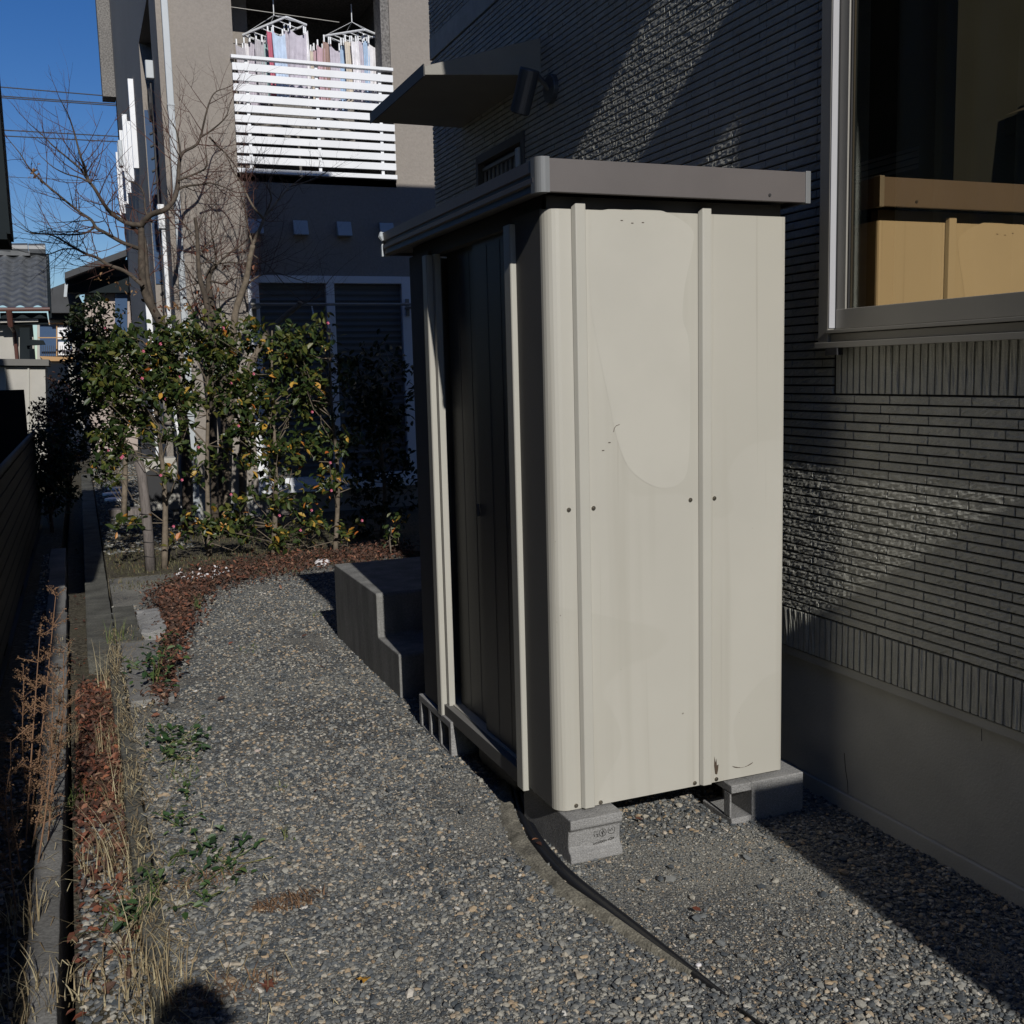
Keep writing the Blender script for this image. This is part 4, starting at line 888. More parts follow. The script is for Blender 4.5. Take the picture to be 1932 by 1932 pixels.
b = MB(); ppoly(b,[(37,618),(56,618),(56,900),(37,900)],20.3,.1); ppoly(b,[(0,590),(88,590),(92,612),(0,612)],20.25,.2); ppoly(b,[(50,640),(82,642),(86,650),(50,652)],20.2,.15); b.build('dark_trim', M['darkwall'], kh)
b = MB(); ppoly(b,[(0,604),(72,602),(72,607),(0,609)],20.2,.02); b.build('white_trim', M['creamwall'], kh)
# second storage shed far left
s2 = thing('far_storage_shed', 'cream storage shed with grey roof edge, far left behind the fence', 'shed', (-.9,18,0))
b = MB(); ppoly(b,[(-70,676),(92,678),(92,690),(-70,689)],17.9,1.5); b.build('roof_fascia', M['shedgrey_shaded'], s2)
b = MB(); ppoly(b,[(-60,691),(85,692),(90,900),(-60,900)],18.0,1.3); b.build('body', M['creamwall'], s2)
for x_ in (8,52):
    b = MB(); ppoly(b,[(x_,692),(x_+3,692),(x_+5,900),(x_+2,900)],17.97,.03); b.build('rib', M['creamrib'], s2)
# far houses
h2 = thing('pale_far_house', 'pale house with dark gable roof seen through the bare branches', 'house', (.4,28,0))
b = MB(); ppoly(b,[(122,514),(240,470),(240,482),(122,526)],25.4,4); ppoly(b,[(126,526),(300,470),(300,520),(126,540)],26.2,3); b.build('roof', M['roofdark'], h2)
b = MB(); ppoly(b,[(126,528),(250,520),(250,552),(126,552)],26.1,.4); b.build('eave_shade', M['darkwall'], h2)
b = MB(); ppoly(b,[(122,535),(128,535),(126,560),(120,560)],25.6,.5); b.build('gutter_end', M['whitegrey'], h2)
b = MB(); ppoly(b,[(160,550),(260,550),(260,1000),(160,900)],26.4,3); b.build('wall', M['pinkwall'], h2)
b = MB(); ppoly(b,[(217,552),(240,552),(240,640),(217,640)],26.3,.05); b.build('window', M['bluepanel'], h2)
h3 = thing('cream_far_house', 'cream far house with curtained upper window and small wooden balcony behind the leaf screen', 'house', (-.3,30,0))
b = MB(); ppoly(b,[(86,548),(122,534),(140,540),(165,590),(92,590)],27.5,3); b.build('roof', M['roofdark'], h3)
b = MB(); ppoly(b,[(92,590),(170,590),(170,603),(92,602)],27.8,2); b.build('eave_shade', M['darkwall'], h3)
b = MB(); ppoly(b,[(70,603),(170,603),(170,900),(70,880)],28.2,3); b.build('wall', M['creamwall'], h3)
b = MB(); ppoly(b,[(75,613),(135,613),(135,672),(75,672)],28.1,.06); wn = b.build('window', M['bluepanel'], h3)
b = MB(); ppoly(b,[(108,615),(133,615),(133,640),(108,640)],28.05,.02); ppoly(b,[(110,645),(133,645),(133,670),(110,670)],28.05,.02); b.build('curtain', M['white'], wn)
b = MB(); ppoly(b,[(74,608),(135,609),(135,612),(74,611)],28.0,.1); ppoly(b,[(72,636),(138,636),(138,638),(72,638)],27.5,.05); ppoly(b,[(106,612),(108,612),(108,672),(106,672)],28.0,.06)
ppoly(b,[(74,672),(138,674),(140,681),(84,681)],27.2,1); b.build('balcony', M['orangewood'], h3)
b = MB()
for k in range(14): ppoly(b,[(77+k*4,652),(78+k*4,652),(78+k*4,673),(77+k*4,673)],27.4,.02)
b.build('balcony_rail', M['cablem'], h3)
h4 = MB(); ppoly(h4,[(88,688),(150,686),(150,800),(88,800)],24,1); tag(h4.build('garden_wall', M['creamwall']), 'pale garden wall behind the reddish bush', 'wall')
# overhead cables
for i,(ya,yb_,lab) in enumerate(((164,182,'topmost black overhead cable across the blue sky'),(181,196,'second overhead cable from the top, upper of a close pair'),(184,199,'third overhead cable from the top, lower of a close pair'),(245,257,'fourth overhead cable from the top, upper of the middle two'),(256,267,'fifth overhead cable from the top, lower of the middle two'),(333,344,'very thin overhead cable low in the sky'),(500,512,'lowest thin overhead cable beside the tiled roof'))):
    p, q = aty(0,ya,45), aty(215,yb_,45); d_ = (q-p); b = MB()
    pts = [p+d_*t-Vector((0,0,.02*d_.length*math.sin(max(0,min(1,(t+1)/4))*math.pi)*0)) for t in (-2.5,-1,0,1,2,3.5)]
    b.tube(pts, .022 if i < 5 else .010, 5); tag(b.build('overhead_cable', M['cablem']), lab, 'cable', 'overhead cables')
# ------------------------------------------------------------------ trees
def path3(pts, Y0, wob=.12, seed=0):
    r = random.Random(seed); out = []; y = Y0
    for (x,yy) in pts: out.append(aty(x,yy,y)); y += r.uniform(-wob,wob)
    return out
def smooth(pts, n=4):
    P = [Vector(p) for p in pts]; P = [P[0]*2-P[1]]+P+[P[-1]*2-P[-2]]; out = []
    for i in range(1, len(P)-2):
        for k in range(n):
            t = k/n; a,b_,c,d = P[i-1],P[i],P[i+1],P[i+2]
            out.append(.5*((2*b_)+(c-a)*t+(2*a-5*b_+4*c-d)*t*t+(3*b_-a-3*c+d)*t**3))
    out.append(P[-2]); return out
def twig(b, p, d, L, r0, depth, r, tips, curl=.25):
    n = 6; pts = [p]; dirs = d.normalized(); 
    for k in range(n):
        dirs = (dirs+Vector((r.uniform(-1,1),r.uniform(-1,1),r.uniform(-1,1)))*.16+Vector((0,0,curl*.3))).normalized()
        pts.append(pts[-1]+dirs*(L/n))
    b.tube(pts, [r0*(1-.75*k/n) for k in range(n+1)], 4 if depth else 3, cap=False)
    tips.append(pts[-1])
    if depth > 0:
        for k in range(r.randint(2,4)):
            i = r.randint(1,n-1); dd = (pts[min(i+1,n)]-pts[i]).normalized(); side = dd.cross(Vector((r.uniform(-1,1),r.uniform(-1,1),r.uniform(-1,1)))).normalized()
            twig(b, pts[i], dd*.75+side*.8, L*r.uniform(.35,.65), r0*.55, depth-1, r, tips, curl)
def tree(name, label, Y0, trunk, tr, limbs, seed, twigm, ntw=1.0, leafn=0, leafm=None, leafbox=None, group=None, barkm='bark'):
    r = random.Random(seed); base = atz(trunk[0][0], trunk[0][1], 0) if False else aty(trunk[0][0], trunk[0][1], Y0)
    base = Vector((base.x, base.y, min(base.z, -.02)))
    root = thing(name, label, 'tree', (base.x,base.y,0), group)
    tp = smooth([base]+path3(trunk[1:], Y0, .05, seed)); n = len(tp)
    b = MB(); b.tube(tp, [tr[0]+(tr[1]-tr[0])*k/(n-1)+.004*r.random() for k in range(n)], 9); b.build('trunk', M[barkm], root, smooth=True)
    lb = MB(); tb = MB(); tips = []
    for (pts,ra,rb,dens) in limbs:
        lp_ = smooth(path3(pts, Y0+r.uniform(-.1,.1), .13, r.random()), 4); n = len(lp_)
        rads = [ra+(rb-ra)*k/(n-1) for k in range(n)]; lb.tube(lp_, rads, 6, cap=False)
        for k in range(1,n):
            if r.random() < dens*ntw*.95:
                dd = (lp_[k]-lp_[k-1]).normalized(); side = dd.cross(Vector((r.uniform(-1,1),r.uniform(-1,1),r.uniform(-1,1)))).normalized()
                twig(tb, lp_[k], dd*.7+side, r.uniform(.2,.7), min(.006, rads[k]*.45), r.choice((1,1,2)), r, tips)
        twig(tb, lp_[-1], lp_[-1]-lp_[-2], .3, rb, 1, r, tips)
    lb.build('branches', M[barkm], root, smooth=True); tb.build('twigs', M[twigm], root)
    if leafn:
        P = []
        for k in range(leafn):
            t = tips[r.randrange(len(tips))] if leafbox is None else None
            if t is None:
                bx = leafbox[r.randrange(len(leafbox))]; t = aty(r.gauss(bx[0],bx[2]*.5), r.gauss(bx[1],bx[3]*.5), Y0+r.uniform(-.3,.3))
            for q in range(r.randint(2,5)): P.append(tuple(t+Vector((r.uniform(-.05,.05),r.uniform(-.05,.05),r.uniform(-.06,.02)))))
        P = np.array(P); scatter('dry_leaves', P, nrg.uniform(.03,.06,len(P)), leafm, None, None, 1.3, root)
    return root
tree('bare_tree','leafless forked tree with the widest spread of limbs, standing left against the sky',11.5,
 [(352,985),(352,860),(335,740),(312,630),(292,590),(275,555),(268,520),(267,470),(266,425)],(.054,.028),
 [([(266,425),(285,405),(312,395),(330,372),(336,340),(338,308),(345,288),(368,275),(378,259),(391,206),(404,176),(426,166)],.032,.004,.55),
  ([(332,361),(348,352),(380,348),(397,345),(425,354),(442,362)],.013,.005,.6),([(336,340),(375,325),(390,312),(388,280)],.012,.005,.6),
  ([(341,296),(334,250),(320,225)],.010,.004,.5),([(378,259),(400,245),(425,222),(434,197)],.011,.004,.5),([(395,258),(410,275),(428,292),(450,322),(456,340)],.010,.005,.5),
  ([(266,425),(240,421),(212,404),(196,385),(178,355),(165,338),(160,315),(152,295),(140,250),(128,215),(112,185)],.027,.003,.55),
  ([(168,340),(155,322),(130,300),(100,275),(75,250),(57,235)],.012,.003,.6),([(172,345),(150,335),(125,328),(100,315),(77,295)],.010,.003,.6),
  ([(265,470),(232,458),(200,440),(182,430),(172,415),(150,400),(125,380),(95,355),(65,328),(50,310),(38,290),(15,262)],.020,.004,.5),
  ([(180,428),(160,440),(130,443),(92,441),(60,438),(38,420)],.011,.003,.6),([(172,415),(140,418),(106,420)],.007,.003,.6),
  ([(270,540),(238,513),(205,500),(185,487),(165,480),(145,470),(120,455),(95,443),(60,440),(30,425)],.022,.003,.5),([(150,470),(120,470),(90,480),(60,478)],.008,.003,.7),
  ([(288,420),(275,400),(272,370),(262,350),(240,340),(225,322)],.012,.003,.6),([(292,590),(278,525),(272,455),(262,440)],.028,.022,.3)],
 21,'twig',1.15,30,M['tanleaf'],[(340,580,45,22),(300,620,50,40),(205,500,30,25),(60,320,15,12),(240,560,40,40)],'bare trees by the stucco house')
tree('bare_tree','leafless tree with thick curved dark trunk against the beige wall right of the downpipe',11.7,
 [(418,990),(419,900),(424,830),(426,770),(418,700),(408,640),(404,600),(396,560),(394,518),(408,500)],(.065,.024),
 [([(408,500),(430,480),(455,462),(480,440)],.016,.004,.9),([(408,500),(405,470),(398,430),(400,395),(396,360)],.010,.003,.9),([(410,498),(440,495),(470,500),(500,495),(530,480)],.009,.003,.9),
  ([(396,530),(425,535),(445,525),(470,525)],.011,.004,.7),([(395,540),(370,530),(350,500),(335,480)],.010,.003,.8),([(408,500),(380,480),(360,450),(350,420)],.010,.003,.8),([(408,640),(380,600),(365,560)],.012,.006,.5)],
 33,'twig',1.3,22,M['redleaf'],[(385,465,20,12),(455,505,20,10),(400,560,50,40)],'bare trees by the stucco house')
tree('bare_tree','leafless pale-barked tree leaning right along the edge of the wall shadow',11.4,
 [(424,985),(430,860),(436,760),(438,680),(442,607),(448,575),(464,530),(471,490),(477,462)],(.048,.022),
 [([(477,462),(492,428),(500,408),(516,390),(530,371),(548,352),(570,335)],.020,.004,.55),([(497,412),(478,390),(465,366),(455,345),(441,325),(430,300),(418,278)],.013,.003,.5),
  ([(477,462),(468,430),(462,395),(455,370)],.012,.004,.6),([(460,540),(490,520),(520,515),(555,525),(585,535)],.010,.003,.8),([(500,405),(512,375),(505,350),(512,330)],.009,.003,.6),
  ([(548,352),(585,340),(615,325),(635,315)],.007,.002,.6),([(475,480),(505,500),(540,540),(560,560)],.008,.003,.8)],
 45,'twig',1.0,8,M['dryleaf'],[(460,500,30,20)],'bare trees by the stucco house',barkm='barkpale')
tree('bare_tree','thin leafless tree with a reddish upright stem between the downpipe and the window',11.3,
 [(405,985),(402,800),(400,700),(396,640),(389,569),(376,519),(372,444),(368,410)],(.04,.014),
 [([(372,450),(345,420),(325,395),(310,370)],.008,.003,1),([(374,480),(400,450),(412,420),(405,370),(408,330)],.008,.002,1),([(380,530),(345,545),(320,560)],.008,.003,1),([(372,444),(385,400),(398,360)],.007,.002,1),([(376,500),(420,480),(455,470)],.007,.002,1),([(389,569),(440,560),(460,548)],.007,.003,.8)],
 57,'twig',1.4,20,M['redleaf'],[(330,600,50,40),(372,560,25,25)],'bare trees by the stucco house')
# the cut-off pale limb rising to the right out of the hedge
tree('bare_tree','short thick leaning limb rising out of the camellia hedge in front of the dark shutters',11.0,
 [(455,985),(460,800),(470,700),(500,637),(530,603),(562,577),(566,570)],(.04,.022),[([(500,637),(520,628),(548,634)],.010,.006,.3),([(562,577),(600,560),(620,530),(650,500)],.008,.002,.7)],61,'twig',.7,0,None,None,'bare trees by the stucco house',barkm='barkpale')

# ------------------------------------------------------------------ camellias and bushes
def shrub(name, label, cat, Y0, base, tr, blobs, seed, leafm='leaf', cover=1.45, lsize=(.058,.09), yellow=.03, pink=6, group=None, barkm='barkpale', depth=.32, branchy=.26, stem=True, low=None):
    r = random.Random(seed); g = np.random.default_rng(seed)
    p0 = aty(base[0], base[1], Y0); root = thing(name, label, cat, (p0.x,Y0,0), group)
    px = 2000/Y0/1.02
    P = []; S = []; YP = []; bb = MB(); top = min(bl_[1]-bl_[3]*.3 for bl_ in blobs)
    cx_ = sum(b_[0] for b_ in blobs)/len(blobs)
    if stem:
        tp = smooth([Vector((p0.x,Y0,-.02)), aty(base[0]+r.uniform(-6,6),(base[1]*2+top)/3,Y0+.03), aty(base[0]*.6+cx_*.4,(base[1]+top*2)/3,Y0-.03), aty(base[0]*.3+cx_*.7,top,Y0)],5)
        b = MB(); b.tube(tp, [tr*(1-.7*k/(len(tp)-1))*r.uniform(.92,1.08) for k in range(len(tp))], 8); b.build('trunk', M[barkm], root, smooth=True)
    else: tp = [Vector((p0.x,Y0,0)), aty(base[0],top,Y0)]
    if group:
        blobs = list(blobs)+[(b_[0]+r.uniform(-1,1)*b_[2], b_[1]+r.uniform(-1,1)*b_[3], b_[2]*r.uniform(.25,.45), b_[3]*r.uniform(.25,.45), b_[4]*.8) for b_ in blobs]
    for (x,y,rx,ry,dn) in blobs:
        lw = sum(lsize)/2*px; nl = int(math.pi*rx*ry/(lw*lw*.24)*cover*dn); ncl = max(3, int(nl/8))
        for k in range(ncl):
            while True:
                u,v = r.uniform(-1,1), r.uniform(-1,1)
                if u*u+v*v < 1: break
            q = aty(x+u*rx, y+v*ry, Y0+r.uniform(-depth,depth)*math.sqrt(1-u*u-v*v+.1))
            if r.random() < branchy:
                low_ = [t_ for t_ in tp[1:] if t_.z < q.z-.02] or [tp[1]]
                a = low_[-1] if r.random() < .6 else low_[max(0,len(low_)-2-r.randint(0,2))]
                mid = (a+q)/2+Vector((r.uniform(-.08,.08),r.uniform(-.05,.05),r.uniform(-.1,.04)))
                bb.tube([a,mid,q], [.0055,.004,.002], 4, cap=False)
            dirn = Vector((r.uniform(-1,1),r.uniform(-1,1),r.uniform(-.2,1))).normalized()*.11
            for m_ in range(r.randint(5,11)):
                c = q+dirn*r.uniform(-.5,1)+Vector((r.gauss(0,.03),r.gauss(0,.03),r.gauss(0,.03)))
                if r.random() < yellow*(2.6 if y+v*ry > 850 else .6): YP.append(tuple(c))
                else: P.append(tuple(c))
    P = np.array(P); scatter('leaves', P, g.uniform(*lsize,len(P)), M[leafm], None, None, 1.1, root)
    if YP: YP = np.array(YP); scatter('yellow_leaves', YP, g.uniform(*lsize,len(YP)), M['yellowleaf'], None, None, 1.1, root)
    if bb.v: bb.build('branches', M[barkm], root)
    for k in range(pink):
        bl_ = blobs[r.randrange(len(blobs))]; a_ = r.uniform(0,6.28); rr_ = math.sqrt(r.random()); c = aty(bl_[0]+bl_[2]*rr_*math.cos(a_)*.9, bl_[1]+bl_[3]*rr_*math.sin(a_)*.9, Y0-depth-.02)
        f = MB()
        for j in range(5):
            a2 = j*1.256+r.random()*.3; f.add([c, c+Vector((.007*math.cos(a2),-.008,.012*math.sin(a2))), c+Vector((.013*math.cos(a2+.4),-.008,.013*math.sin(a2+.4))), c+Vector((.012*math.cos(a2+1),-.008,.012*math.sin(a2+1)))],[(0,1,2,3)])
        f.tube([c+Vector((0,.012,0)),c,c-Vector((0,.014,0))],[.003,.008,.004],6)
        f.build('flower_bud', M['pink'], root)
    return root
weed_more = []
G = 'camellias in the hedge'
shrub('camellia','camellia with pale slim trunk beside the grey wooden stake, leftmost trunk of the near hedge','shrub',9.45,(310,1073),.028,
 [(255,725,80,80,1),(300,780,66,66,1),(205,705,58,60,1),(235,820,60,48,.75),(270,660,60,40,.8),(330,850,28,25,.3),(235,880,60,38,.45),(340,905,35,14,.2),(235,985,30,16,.5),(225,655,40,22,.6),(300,640,30,16,.6),(345,975,40,40,.25)],101,pink=8,group=G)
SK = 1
shrub('camellia','camellia whose dark crown hides the white downpipe, second trunk from the left','shrub',9.9,(395,1045),.026,
 [(370,695,80,62,1),(335,655,60,40,1),(420,640,50,38,.8),(400,770,58,42,.55),(430,830,42,60,.35),(395,880,30,40,.35),(380,990,28,22,.35),(345,615,22,14,.5),(450,720,36,60,.7),(325,730,30,60,.6),(390,612,30,14,.4),(425,1010,45,25,.4)],102,pink=6,group=G)
shrub('camellia','camellia with yellowing lower leaves in front of the shuttered window, middle of the hedge','shrub',9.6,(515,1040),.026,
 [(500,690,85,62,1),(470,780,60,55,.75),(545,760,55,50,.75),(500,860,65,50,.8),(560,850,60,35,.75),(545,930,50,35,.45),(480,960,70,45,.5),(440,1000,50,28,.45),(570,990,40,26,.4),(545,628,26,14,.6),(455,800,34,50,.4),(575,740,30,70,.7),(470,630,30,14,.5),(520,1010,60,24,.5)],103,pink=6,group=G,yellow=.05)
shrub('camellia','camellia with slim pale trunk at the right end of the sunlit hedge','shrub',9.4,(632,1042),.024,
 [(590,690,48,62,1),(560,650,40,32,.9),(600,790,40,60,.6),(625,850,48,30,.6),(600,900,42,35,.55),(650,920,38,32,.4),(640,985,50,28,.35),(590,1000,40,22,.4),(655,820,30,14,.5),(612,628,16,26,.7),(650,705,20,34,.6)],104,pink=4,group=G,yellow=.06)
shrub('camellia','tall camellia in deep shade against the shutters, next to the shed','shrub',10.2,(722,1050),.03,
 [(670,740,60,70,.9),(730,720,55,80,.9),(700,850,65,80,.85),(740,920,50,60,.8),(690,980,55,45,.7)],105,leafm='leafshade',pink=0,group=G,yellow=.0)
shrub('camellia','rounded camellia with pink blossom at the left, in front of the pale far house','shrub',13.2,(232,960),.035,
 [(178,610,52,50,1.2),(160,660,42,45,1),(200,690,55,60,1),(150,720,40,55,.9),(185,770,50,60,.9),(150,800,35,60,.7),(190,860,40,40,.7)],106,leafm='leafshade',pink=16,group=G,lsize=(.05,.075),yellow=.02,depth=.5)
b = MB()
for k in range(26):
    pass
shrub('nandina_bush','reddish-brown straggly bush with pink flecks above the end of the drain channel','bush',14.2,(125,925),.02,
 [(100,790,42,40,.7),(75,800,28,45,.45),(120,760,35,50,.55),(125,850,32,50,.9),(95,870,30,55,1.1)],107,leafm='dryleaf',pink=10,lsize=(.035,.055),yellow=.03,branchy=.8,barkm='twig',cover=1.2)
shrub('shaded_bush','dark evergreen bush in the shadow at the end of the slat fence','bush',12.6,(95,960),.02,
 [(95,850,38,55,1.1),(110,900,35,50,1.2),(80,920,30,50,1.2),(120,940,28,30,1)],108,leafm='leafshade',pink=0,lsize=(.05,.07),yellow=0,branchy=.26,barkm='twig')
shrub('small_evergreen','little green shrub in the shade between hedge and shed','shrub',9.0,(738,1030),.008,
 [(738,1000,18,24,.9)],109,pink=0,lsize=(.04,.06),yellow=.05,depth=.08)
# stakes
o = MB(); a_, c_ = aty(284,1078,9.4), aty(268,900,9.42); a_.z = -.02
o.tube([a_, a_.lerp(c_,.5)+Vector((.008,0,0)), c_, aty(262,870,9.42)], [.045,.042,.040,.038], 12)
st_ = o.build('wooden_stake', M['wood'], smooth=True); tag(st_, 'thick weathered grey wooden stake bound with dark wire, left of the first camellia', 'stake')
w_ = MB()
for t in (.18,.33,.46,.62):
    p = a_.lerp(c_, t); w_.tube([(p.x+.047*math.cos(a), p.y+.047*math.sin(a), p.z+.006*math.sin(a*2)) for a in [2*math.pi*j/14 for j in range(15)]], .003, 4)
w_.build('wire_tie', M['aludark'], st_)

# ------------------------------------------------------------------ grasses and weeds
def tuft(name, label, cat, c, n, h, spread, m, seed, lean=.5, wid=.003, group=None, seeds=None, kind=None):
    r = random.Random(seed); b = MB(); sb = MB()
    for k in range(n):
        a = r.uniform(0,6.283); rr = spread*math.sqrt(r.random())*.5; p = Vector((c[0]+rr*math.cos(a)*(c[3] if len(c) > 3 else 1), c[1]+rr*math.sin(a)*(c[4] if len(c) > 4 else 1), c[2]))
        a = r.uniform(0,6.283); hh = h*r.uniform(.4,1.1); ln = lean*r.uniform(.2,1.2)*hh; w0 = wid*r.uniform(.6,1.3); sx, sy = -math.sin(a)*w0, math.cos(a)*w0
        V = []
        for j in range(5):
            t = j/4; q = p+Vector((math.cos(a)*ln*t*t, math.sin(a)*ln*t*t, hh*t*(1-.25*t*lean))); s_ = 1-t*.9
            V += [q+Vector((sx*s_,sy*s_,0)), q-Vector((sx*s_,sy*s_,0))]
        b.add(V, [(2*j,2*j+1,2*j+3,2*j+2) for j in range(4)])
    o = b.build(name, m, solid=1); tag(o, label, cat, group, kind); return o
def at0(x, y, z=0): return atz(x, y, z)
GT = 'grass tufts along the channel'
tl = [(215,1300,70,.34,.16,'drygrass','tall thin grass tuft rising where the channel meets the slab'),
      (225,1420,90,.26,.22,'drygrass','dry tangled grass beside the crumbling edging, in the middle of the channel'),
      (262,1640,70,.26,.2,'drygrass','dry brown grass clump against the edging, below the middle'),
      (285,1800,80,.22,.2,'drygrass','straw-coloured grass tangle at the foot of the edging near the bottom of the photo'),
      (50,1900,90,.12,.16,'drygrass','bushy pale straw tuft over the kerb end in the bottom left corner'),
      (45,1740,60,.16,.12,'drygrass','spiky brown grass tuft leaning over the left of the kerb'),
      (75,1545,60,.08,.14,'drygrass','short dark grass patch growing on the broken top of the kerb'),
      (400,1660,150,.035,.13,'seed','flat dry weed mat at the gravel edge, lower left'),
      (545,1705,260,.035,.12,'seed','brown flattened dead grass lying on the gravel'),
      (425,1870,170,.04,.16,'seed','scruffy brown moss and stems on the gravel at the bottom'),
      (228,1210,60,.18,.18,'greengrass','green and tan grass between the two concrete slabs'),
      (150,1520,45,.14,.12,'greengrass','small green grass tuft at the left side of the red leaves'),
      (250,1730,70,.10,.2,'greengrass','low green weeds on the channel floor near the bottom'),
      (345,1465,35,.06,.14,'greengrass','flat green grass at the edge of the gravel'),
      (325,1640,45,.05,.20,'greengrass','small green blades in the gravel beside the edging, lower left'),
      (530,1490,16,.04,.05,'greengrass','tiny lone grass sprout in the gravel left of centre'),
      (545,1580,14,.05,.06,'greengrass','tiny grass sprout in the gravel below the centre'),
      (372,1150,30,.16,.05,'greengrass','single bright green grass spray at the leaf bed edge'),
      (470,1225,25,.04,.12,'greengrass','little green sprouts in the gravel near the leaves'),
      (590,1160,22,.04,.12,'greengrass','green sprouts beside the shadow of the steps'),
      (205,1640,90,.18,.2,'drygrass','pale dry grass leaning over the channel from the right edging'),(300,1880,110,.14,.2,'drygrass','straw clump just left of the head shadow'),(180,1860,60,.10,.18,'drygrass','thin straw scattered on the channel pebbles at the bottom'),(120,1400,70,.12,.16,'drygrass','dry grass sprouting from the right side of the kerb'),(240,1520,90,.22,.18,'drygrass','tangled straw against the edging beside the red leaves')]
for i,(x,y,n,h,s,mm,lab) in enumerate(tl):
    z = -.10 if (x < 300 and y > 1250 and x > 130) else 0.0
    p = at0(x,y,z); tuft('grass_tuft', lab, 'grass tuft', (p.x,p.y,z,*((1.9,.8) if mm == 'seed' else (1,1.6))), int(n*.72), h, s, M[mm], 200+i, .75 if h > .1 else 1.6, .0022 if h > .1 else .003, GT)
# general rough grass of the courtyard
r_ = random.Random(9); V = []
bb = MB()
for k in range(9500):
    x_ = r_.uniform(.12,2.6); y_ = r_.uniform(8.6,11.8)
    if vnoise(x_,y_,2.2,6) < .42 and r_.random() < .8: continue
    a = r_.uniform(0,6.28); h = r_.uniform(.01,.04); w0 = .003; q = Vector((x_,y_,0.0)); e = q+Vector((math.cos(a)*h*.6,math.sin(a)*h*.6,h))
    bb.add([q+Vector((-math.sin(a)*w0,math.cos(a)*w0,0)), q-Vector((-math.sin(a)*w0,math.cos(a)*w0,0)), e],[(0,1,2)])
M['rough'] = mat('rough_grass', (.1,.1,.04), .8, island=[(0,(.05,.05,.02)),(.5,(.09,.09,.035)),(.85,(.16,.14,.07)),(1,(.2,.09,.045))])
tag(bb.build('rough_grass', M['rough'], solid=1), 'thin yellow-green rough grass under the hedge', 'grass', kind='stuff')
# broad-leaved weeds
def weed(name, label, x, y, z, n, rad, h, seed, m='weed', sz=(.03,.055), cat='weed'):
    r = random.Random(seed); c = atz(x,y,z); g = np.random.default_rng(seed); root = thing(name, label, cat, tuple(c))
    P = np.array([(c.x+r.gauss(0,rad*.5), c.y+r.gauss(0,rad*.8), c.z+.01+h*r.random()**.8) for k in range(n)])
    scatter('leaves', P, g.uniform(*sz,n), M[m], None, None, .6, root)
    b = MB()
    for k in range(max(4,n//6)):
        p = P[r.randrange(n)]; b.tube([(c.x+r.gauss(0,rad*.2),c.y+r.gauss(0,rad*.3),z), ((c.x+p[0])/2,(c.y+p[1])/2,p[2]*.7+z*.3), tuple(p)], .0018, 4, cap=False)
    b.build('stems', M['greengrass'], root); return root
weed('ivy_weed','dark green leafy vine climbing at the corner of the nearer concrete slab',300,1300,0,70,.13,.20,301)
weed('dandelion_weed','spreading green lobed weed on the left edge of the gravel, below the vine',335,1400,0,60,.14,.03,302)
weed('dandelion_weed','flat green weed on the gravel edge between the two dry grass clumps',380,1610,0,26,.12,.025,303)
weed('dandelion_weed','low green and brown weed patch left of the flattened dead grass',430,1640,0,50,.16,.03,304,'weed',(.02,.04))
weed('dandelion_weed','bright green blades and leaves in the crack of the edging near the bottom',272,1760,-.09,40,.07,.10,305)
weed('dandelion_weed','small yellowish-green weed on the nearer slab',258,1262,.02,14,.07,.03,306,'weed',(.02,.04))
for k,(x,y,rad,h,n_,lab) in enumerate(((310,1225,.07,.10,30,'leafy green sprig at the inner edge of the brown leaves'),(345,1430,.10,.025,40,'flat green clover patch on the gravel edge below the lobed weed'),(355,1500,.05,.02,12,'tiny green seedling patch further along the gravel edge'),(330,1560,.06,.05,22,'bright green weed between straw clumps at the edging'),(390,1700,.07,.03,20,'small olive weed left of the flattened dead grass'),(290,1690,.05,.08,26,'green weed rooted in the edging near the bottom'))):
    weed('low_weed', lab, x, y, 0, n_, rad, h, 330+k, 'weed', (.018,.036))
# brown seed-head weed
root = thing('seeding_weed','dry orange-brown weed with branching seed heads leaning over the kerb on the left','weed',tuple(atz(60,1560,-.02)))
r_ = random.Random(5); sb = MB(); P = []
for (bx,by,tx,ty) in ((55,1570,105,1125),(48,1600,75,1200),(60,1600,120,1290),(90,1600,125,1330),(40,1650,20,1400),(70,1640,100,1300),(30,1720,10,1500),(95,1520,120,1230),(60,1560,45,1280)):
    a_ = atz(bx,by,-.02); dist = a_.y; t_end = aty(tx,ty,dist*1.02); pts = [a_, a_.lerp(t_end,.5)+Vector((r_.uniform(-.02,.02),0,.0)), t_end]; pts = smooth(pts,4); sb.tube(pts, [.0035*(1-.6*k/(len(pts)-1)) for k in range(len(pts))], 5, cap=False)
    for k in range(2,len(pts)):
        for s_ in range(4):
            d_ = Vector((r_.uniform(-1,1),r_.uniform(-1,1),r_.uniform(.1,1))).normalized()*r_.uniform(.03,.085); sb.tube([pts[k],pts[k]+d_], .0012, 3, cap=False)
            for q in range(22): P.append(tuple(pts[k]+d_*r_.uniform(.25,1.1)+Vector((r_.gauss(0,.005),r_.gauss(0,.005),r_.gauss(0,.005)))))
sb.build('stems', mat('rust_stem', (.20,.11,.06), .8), root); P = np.array(P); scatter('seed_heads', P, nrg.uniform(.005,.010,len(P)), M['seed'], None, None, 1.3, root)

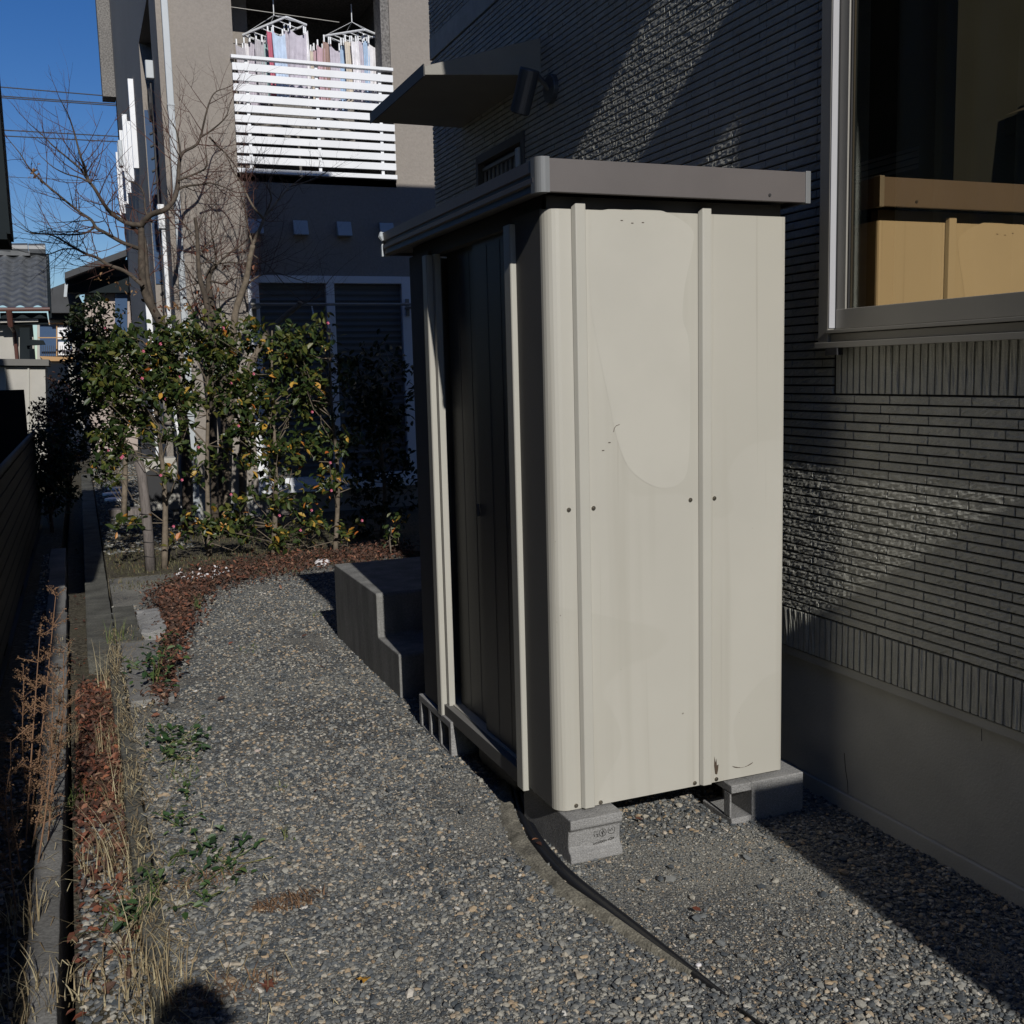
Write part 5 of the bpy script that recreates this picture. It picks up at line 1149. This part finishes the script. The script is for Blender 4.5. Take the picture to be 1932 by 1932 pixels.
# ------------------------------------------------------------------ the photographer (only the head's shadow reaches the picture)
def person():
    root = thing('person','person standing behind the viewpoint in a dark jacket, holding up both hands','person',(-.03,-.22,0))
    def skin(name, verts, edges, rad, m, sub=2):
        me = bpy.data.meshes.new(name); me.from_pydata(verts, edges, []); o = bpy.data.objects.new(name, me); COL.objects.link(o); me.materials.append(m)
        md = o.modifiers.new('skin','SKIN'); 
        for i,rr in enumerate(rad): me.skin_vertices[0].data[i].radius = (rr if isinstance(rr,tuple) else (rr,rr))
        me.skin_vertices[0].data[0].use_root = True
        s_ = o.modifiers.new('sub','SUBSURF'); s_.levels = sub; s_.render_levels = sub; setp(o, root); return o
    x0, y0 = -.03, -.30
    V = [(x0,y0,.92),(x0,y0,1.12),(x0,y0,1.32),(x0,y0+.01,1.42),(x0,y0+.03,1.50),(x0,y0+.05,1.60),(x0,y0+.05,1.655),
         (x0-.17,y0,1.37),(x0-.24,y0+.03,1.14),(x0-.12,y0+.16,1.30),(x0+.17,y0,1.37),(x0+.24,y0+.03,1.14),(x0+.12,y0+.16,1.30),
         (x0-.10,y0,.84),(x0-.11,y0+.02,.48),(x0-.11,y0,.08),(x0-.12,y0+.12,.03),(x0+.10,y0,.84),(x0+.11,y0+.02,.48),(x0+.11,y0,.08),(x0+.12,y0+.12,.03)]
    E_ = [(0,1),(1,2),(2,3),(3,4),(4,5),(5,6),(2,7),(7,8),(8,9),(2,10),(10,11),(11,12),(0,13),(13,14),(14,15),(15,16),(0,17),(17,18),(18,19),(19,20)]
    rad = [(.16,.12),(.15,.11),(.18,.12),(.09,.08),(.055,.055),(.078,.095),(.065,.08),.07,.05,.032,.07,.05,.032,.09,.06,.045,.04,.09,.06,.045,.04]
    skin('body', V, E_, rad, M['jacket'])
    hd = bmesh.new(); bmesh.ops.create_icosphere(hd, subdivisions=3, radius=1)
    for v in hd.verts: v.co = Vector((x0+v.co.x*.078, y0+.055+v.co.y*.098, 1.60+v.co.z*.118))
    me = bpy.data.meshes.new('head'); hd.to_mesh(me); hd.free(); me.materials.append(M['skin']); h = bpy.data.objects.new('head', me); COL.objects.link(h); setp(h, root)
    b = MB(); b.prism([(y0+.145,1.59),(y0+.175,1.57),(y0+.148,1.56)],0,x0-.014,x0+.014); b.build('nose', M['skin'], root, smooth=True)
    hb = MB(); r = random.Random(2)
    for k in range(900):
        a = r.uniform(0,6.28); e = r.uniform(.0,1.5); n_ = Vector((math.cos(a)*math.cos(e), math.sin(a)*math.cos(e), math.sin(e)))
        if n_.y > .5 and n_.z < .45: continue
        p = Vector((x0,y0+.05,1.615))+Vector((n_.x*.082,n_.y*.102,n_.z*.112)); q = p+n_*r.uniform(.01,.035)+Vector((r.gauss(0,.012),r.gauss(0,.012),-.012))
        hb.tube([p,q],[.006,.0015],3,cap=False)
    hb.build('hair', M['hair'], root)
    for s in (-1,1):
        hx, hy, hz = x0+s*.10, y0+.20, 1.34
        V = [(hx,hy,hz),(hx-s*.01,hy+.02,hz+.05),(hx-s*.03,hy+.03,hz+.02),(hx-s*.055,hy+.04,hz+.045)]; E_ = [(0,1),(0,2),(2,3)]; rad = [.026,.028,.011,.009]
        for f in range(4):
            fx = hx+s*(-.022+.015*f); L = (.065,.075,.07,.055)[f]; i = len(V); V += [(fx,hy+.022,hz+.08),(fx-s*.003,hy+.035,hz+.08+L*.55),(fx-s*.006,hy+.055,hz+.08+L*.8)]; E_ += [(1,i),(i,i+1),(i+1,i+2)]; rad += [.0095,.0088,.0078]
        skin('hand', V, E_, rad, M['skin'], 2)
    return root
person()
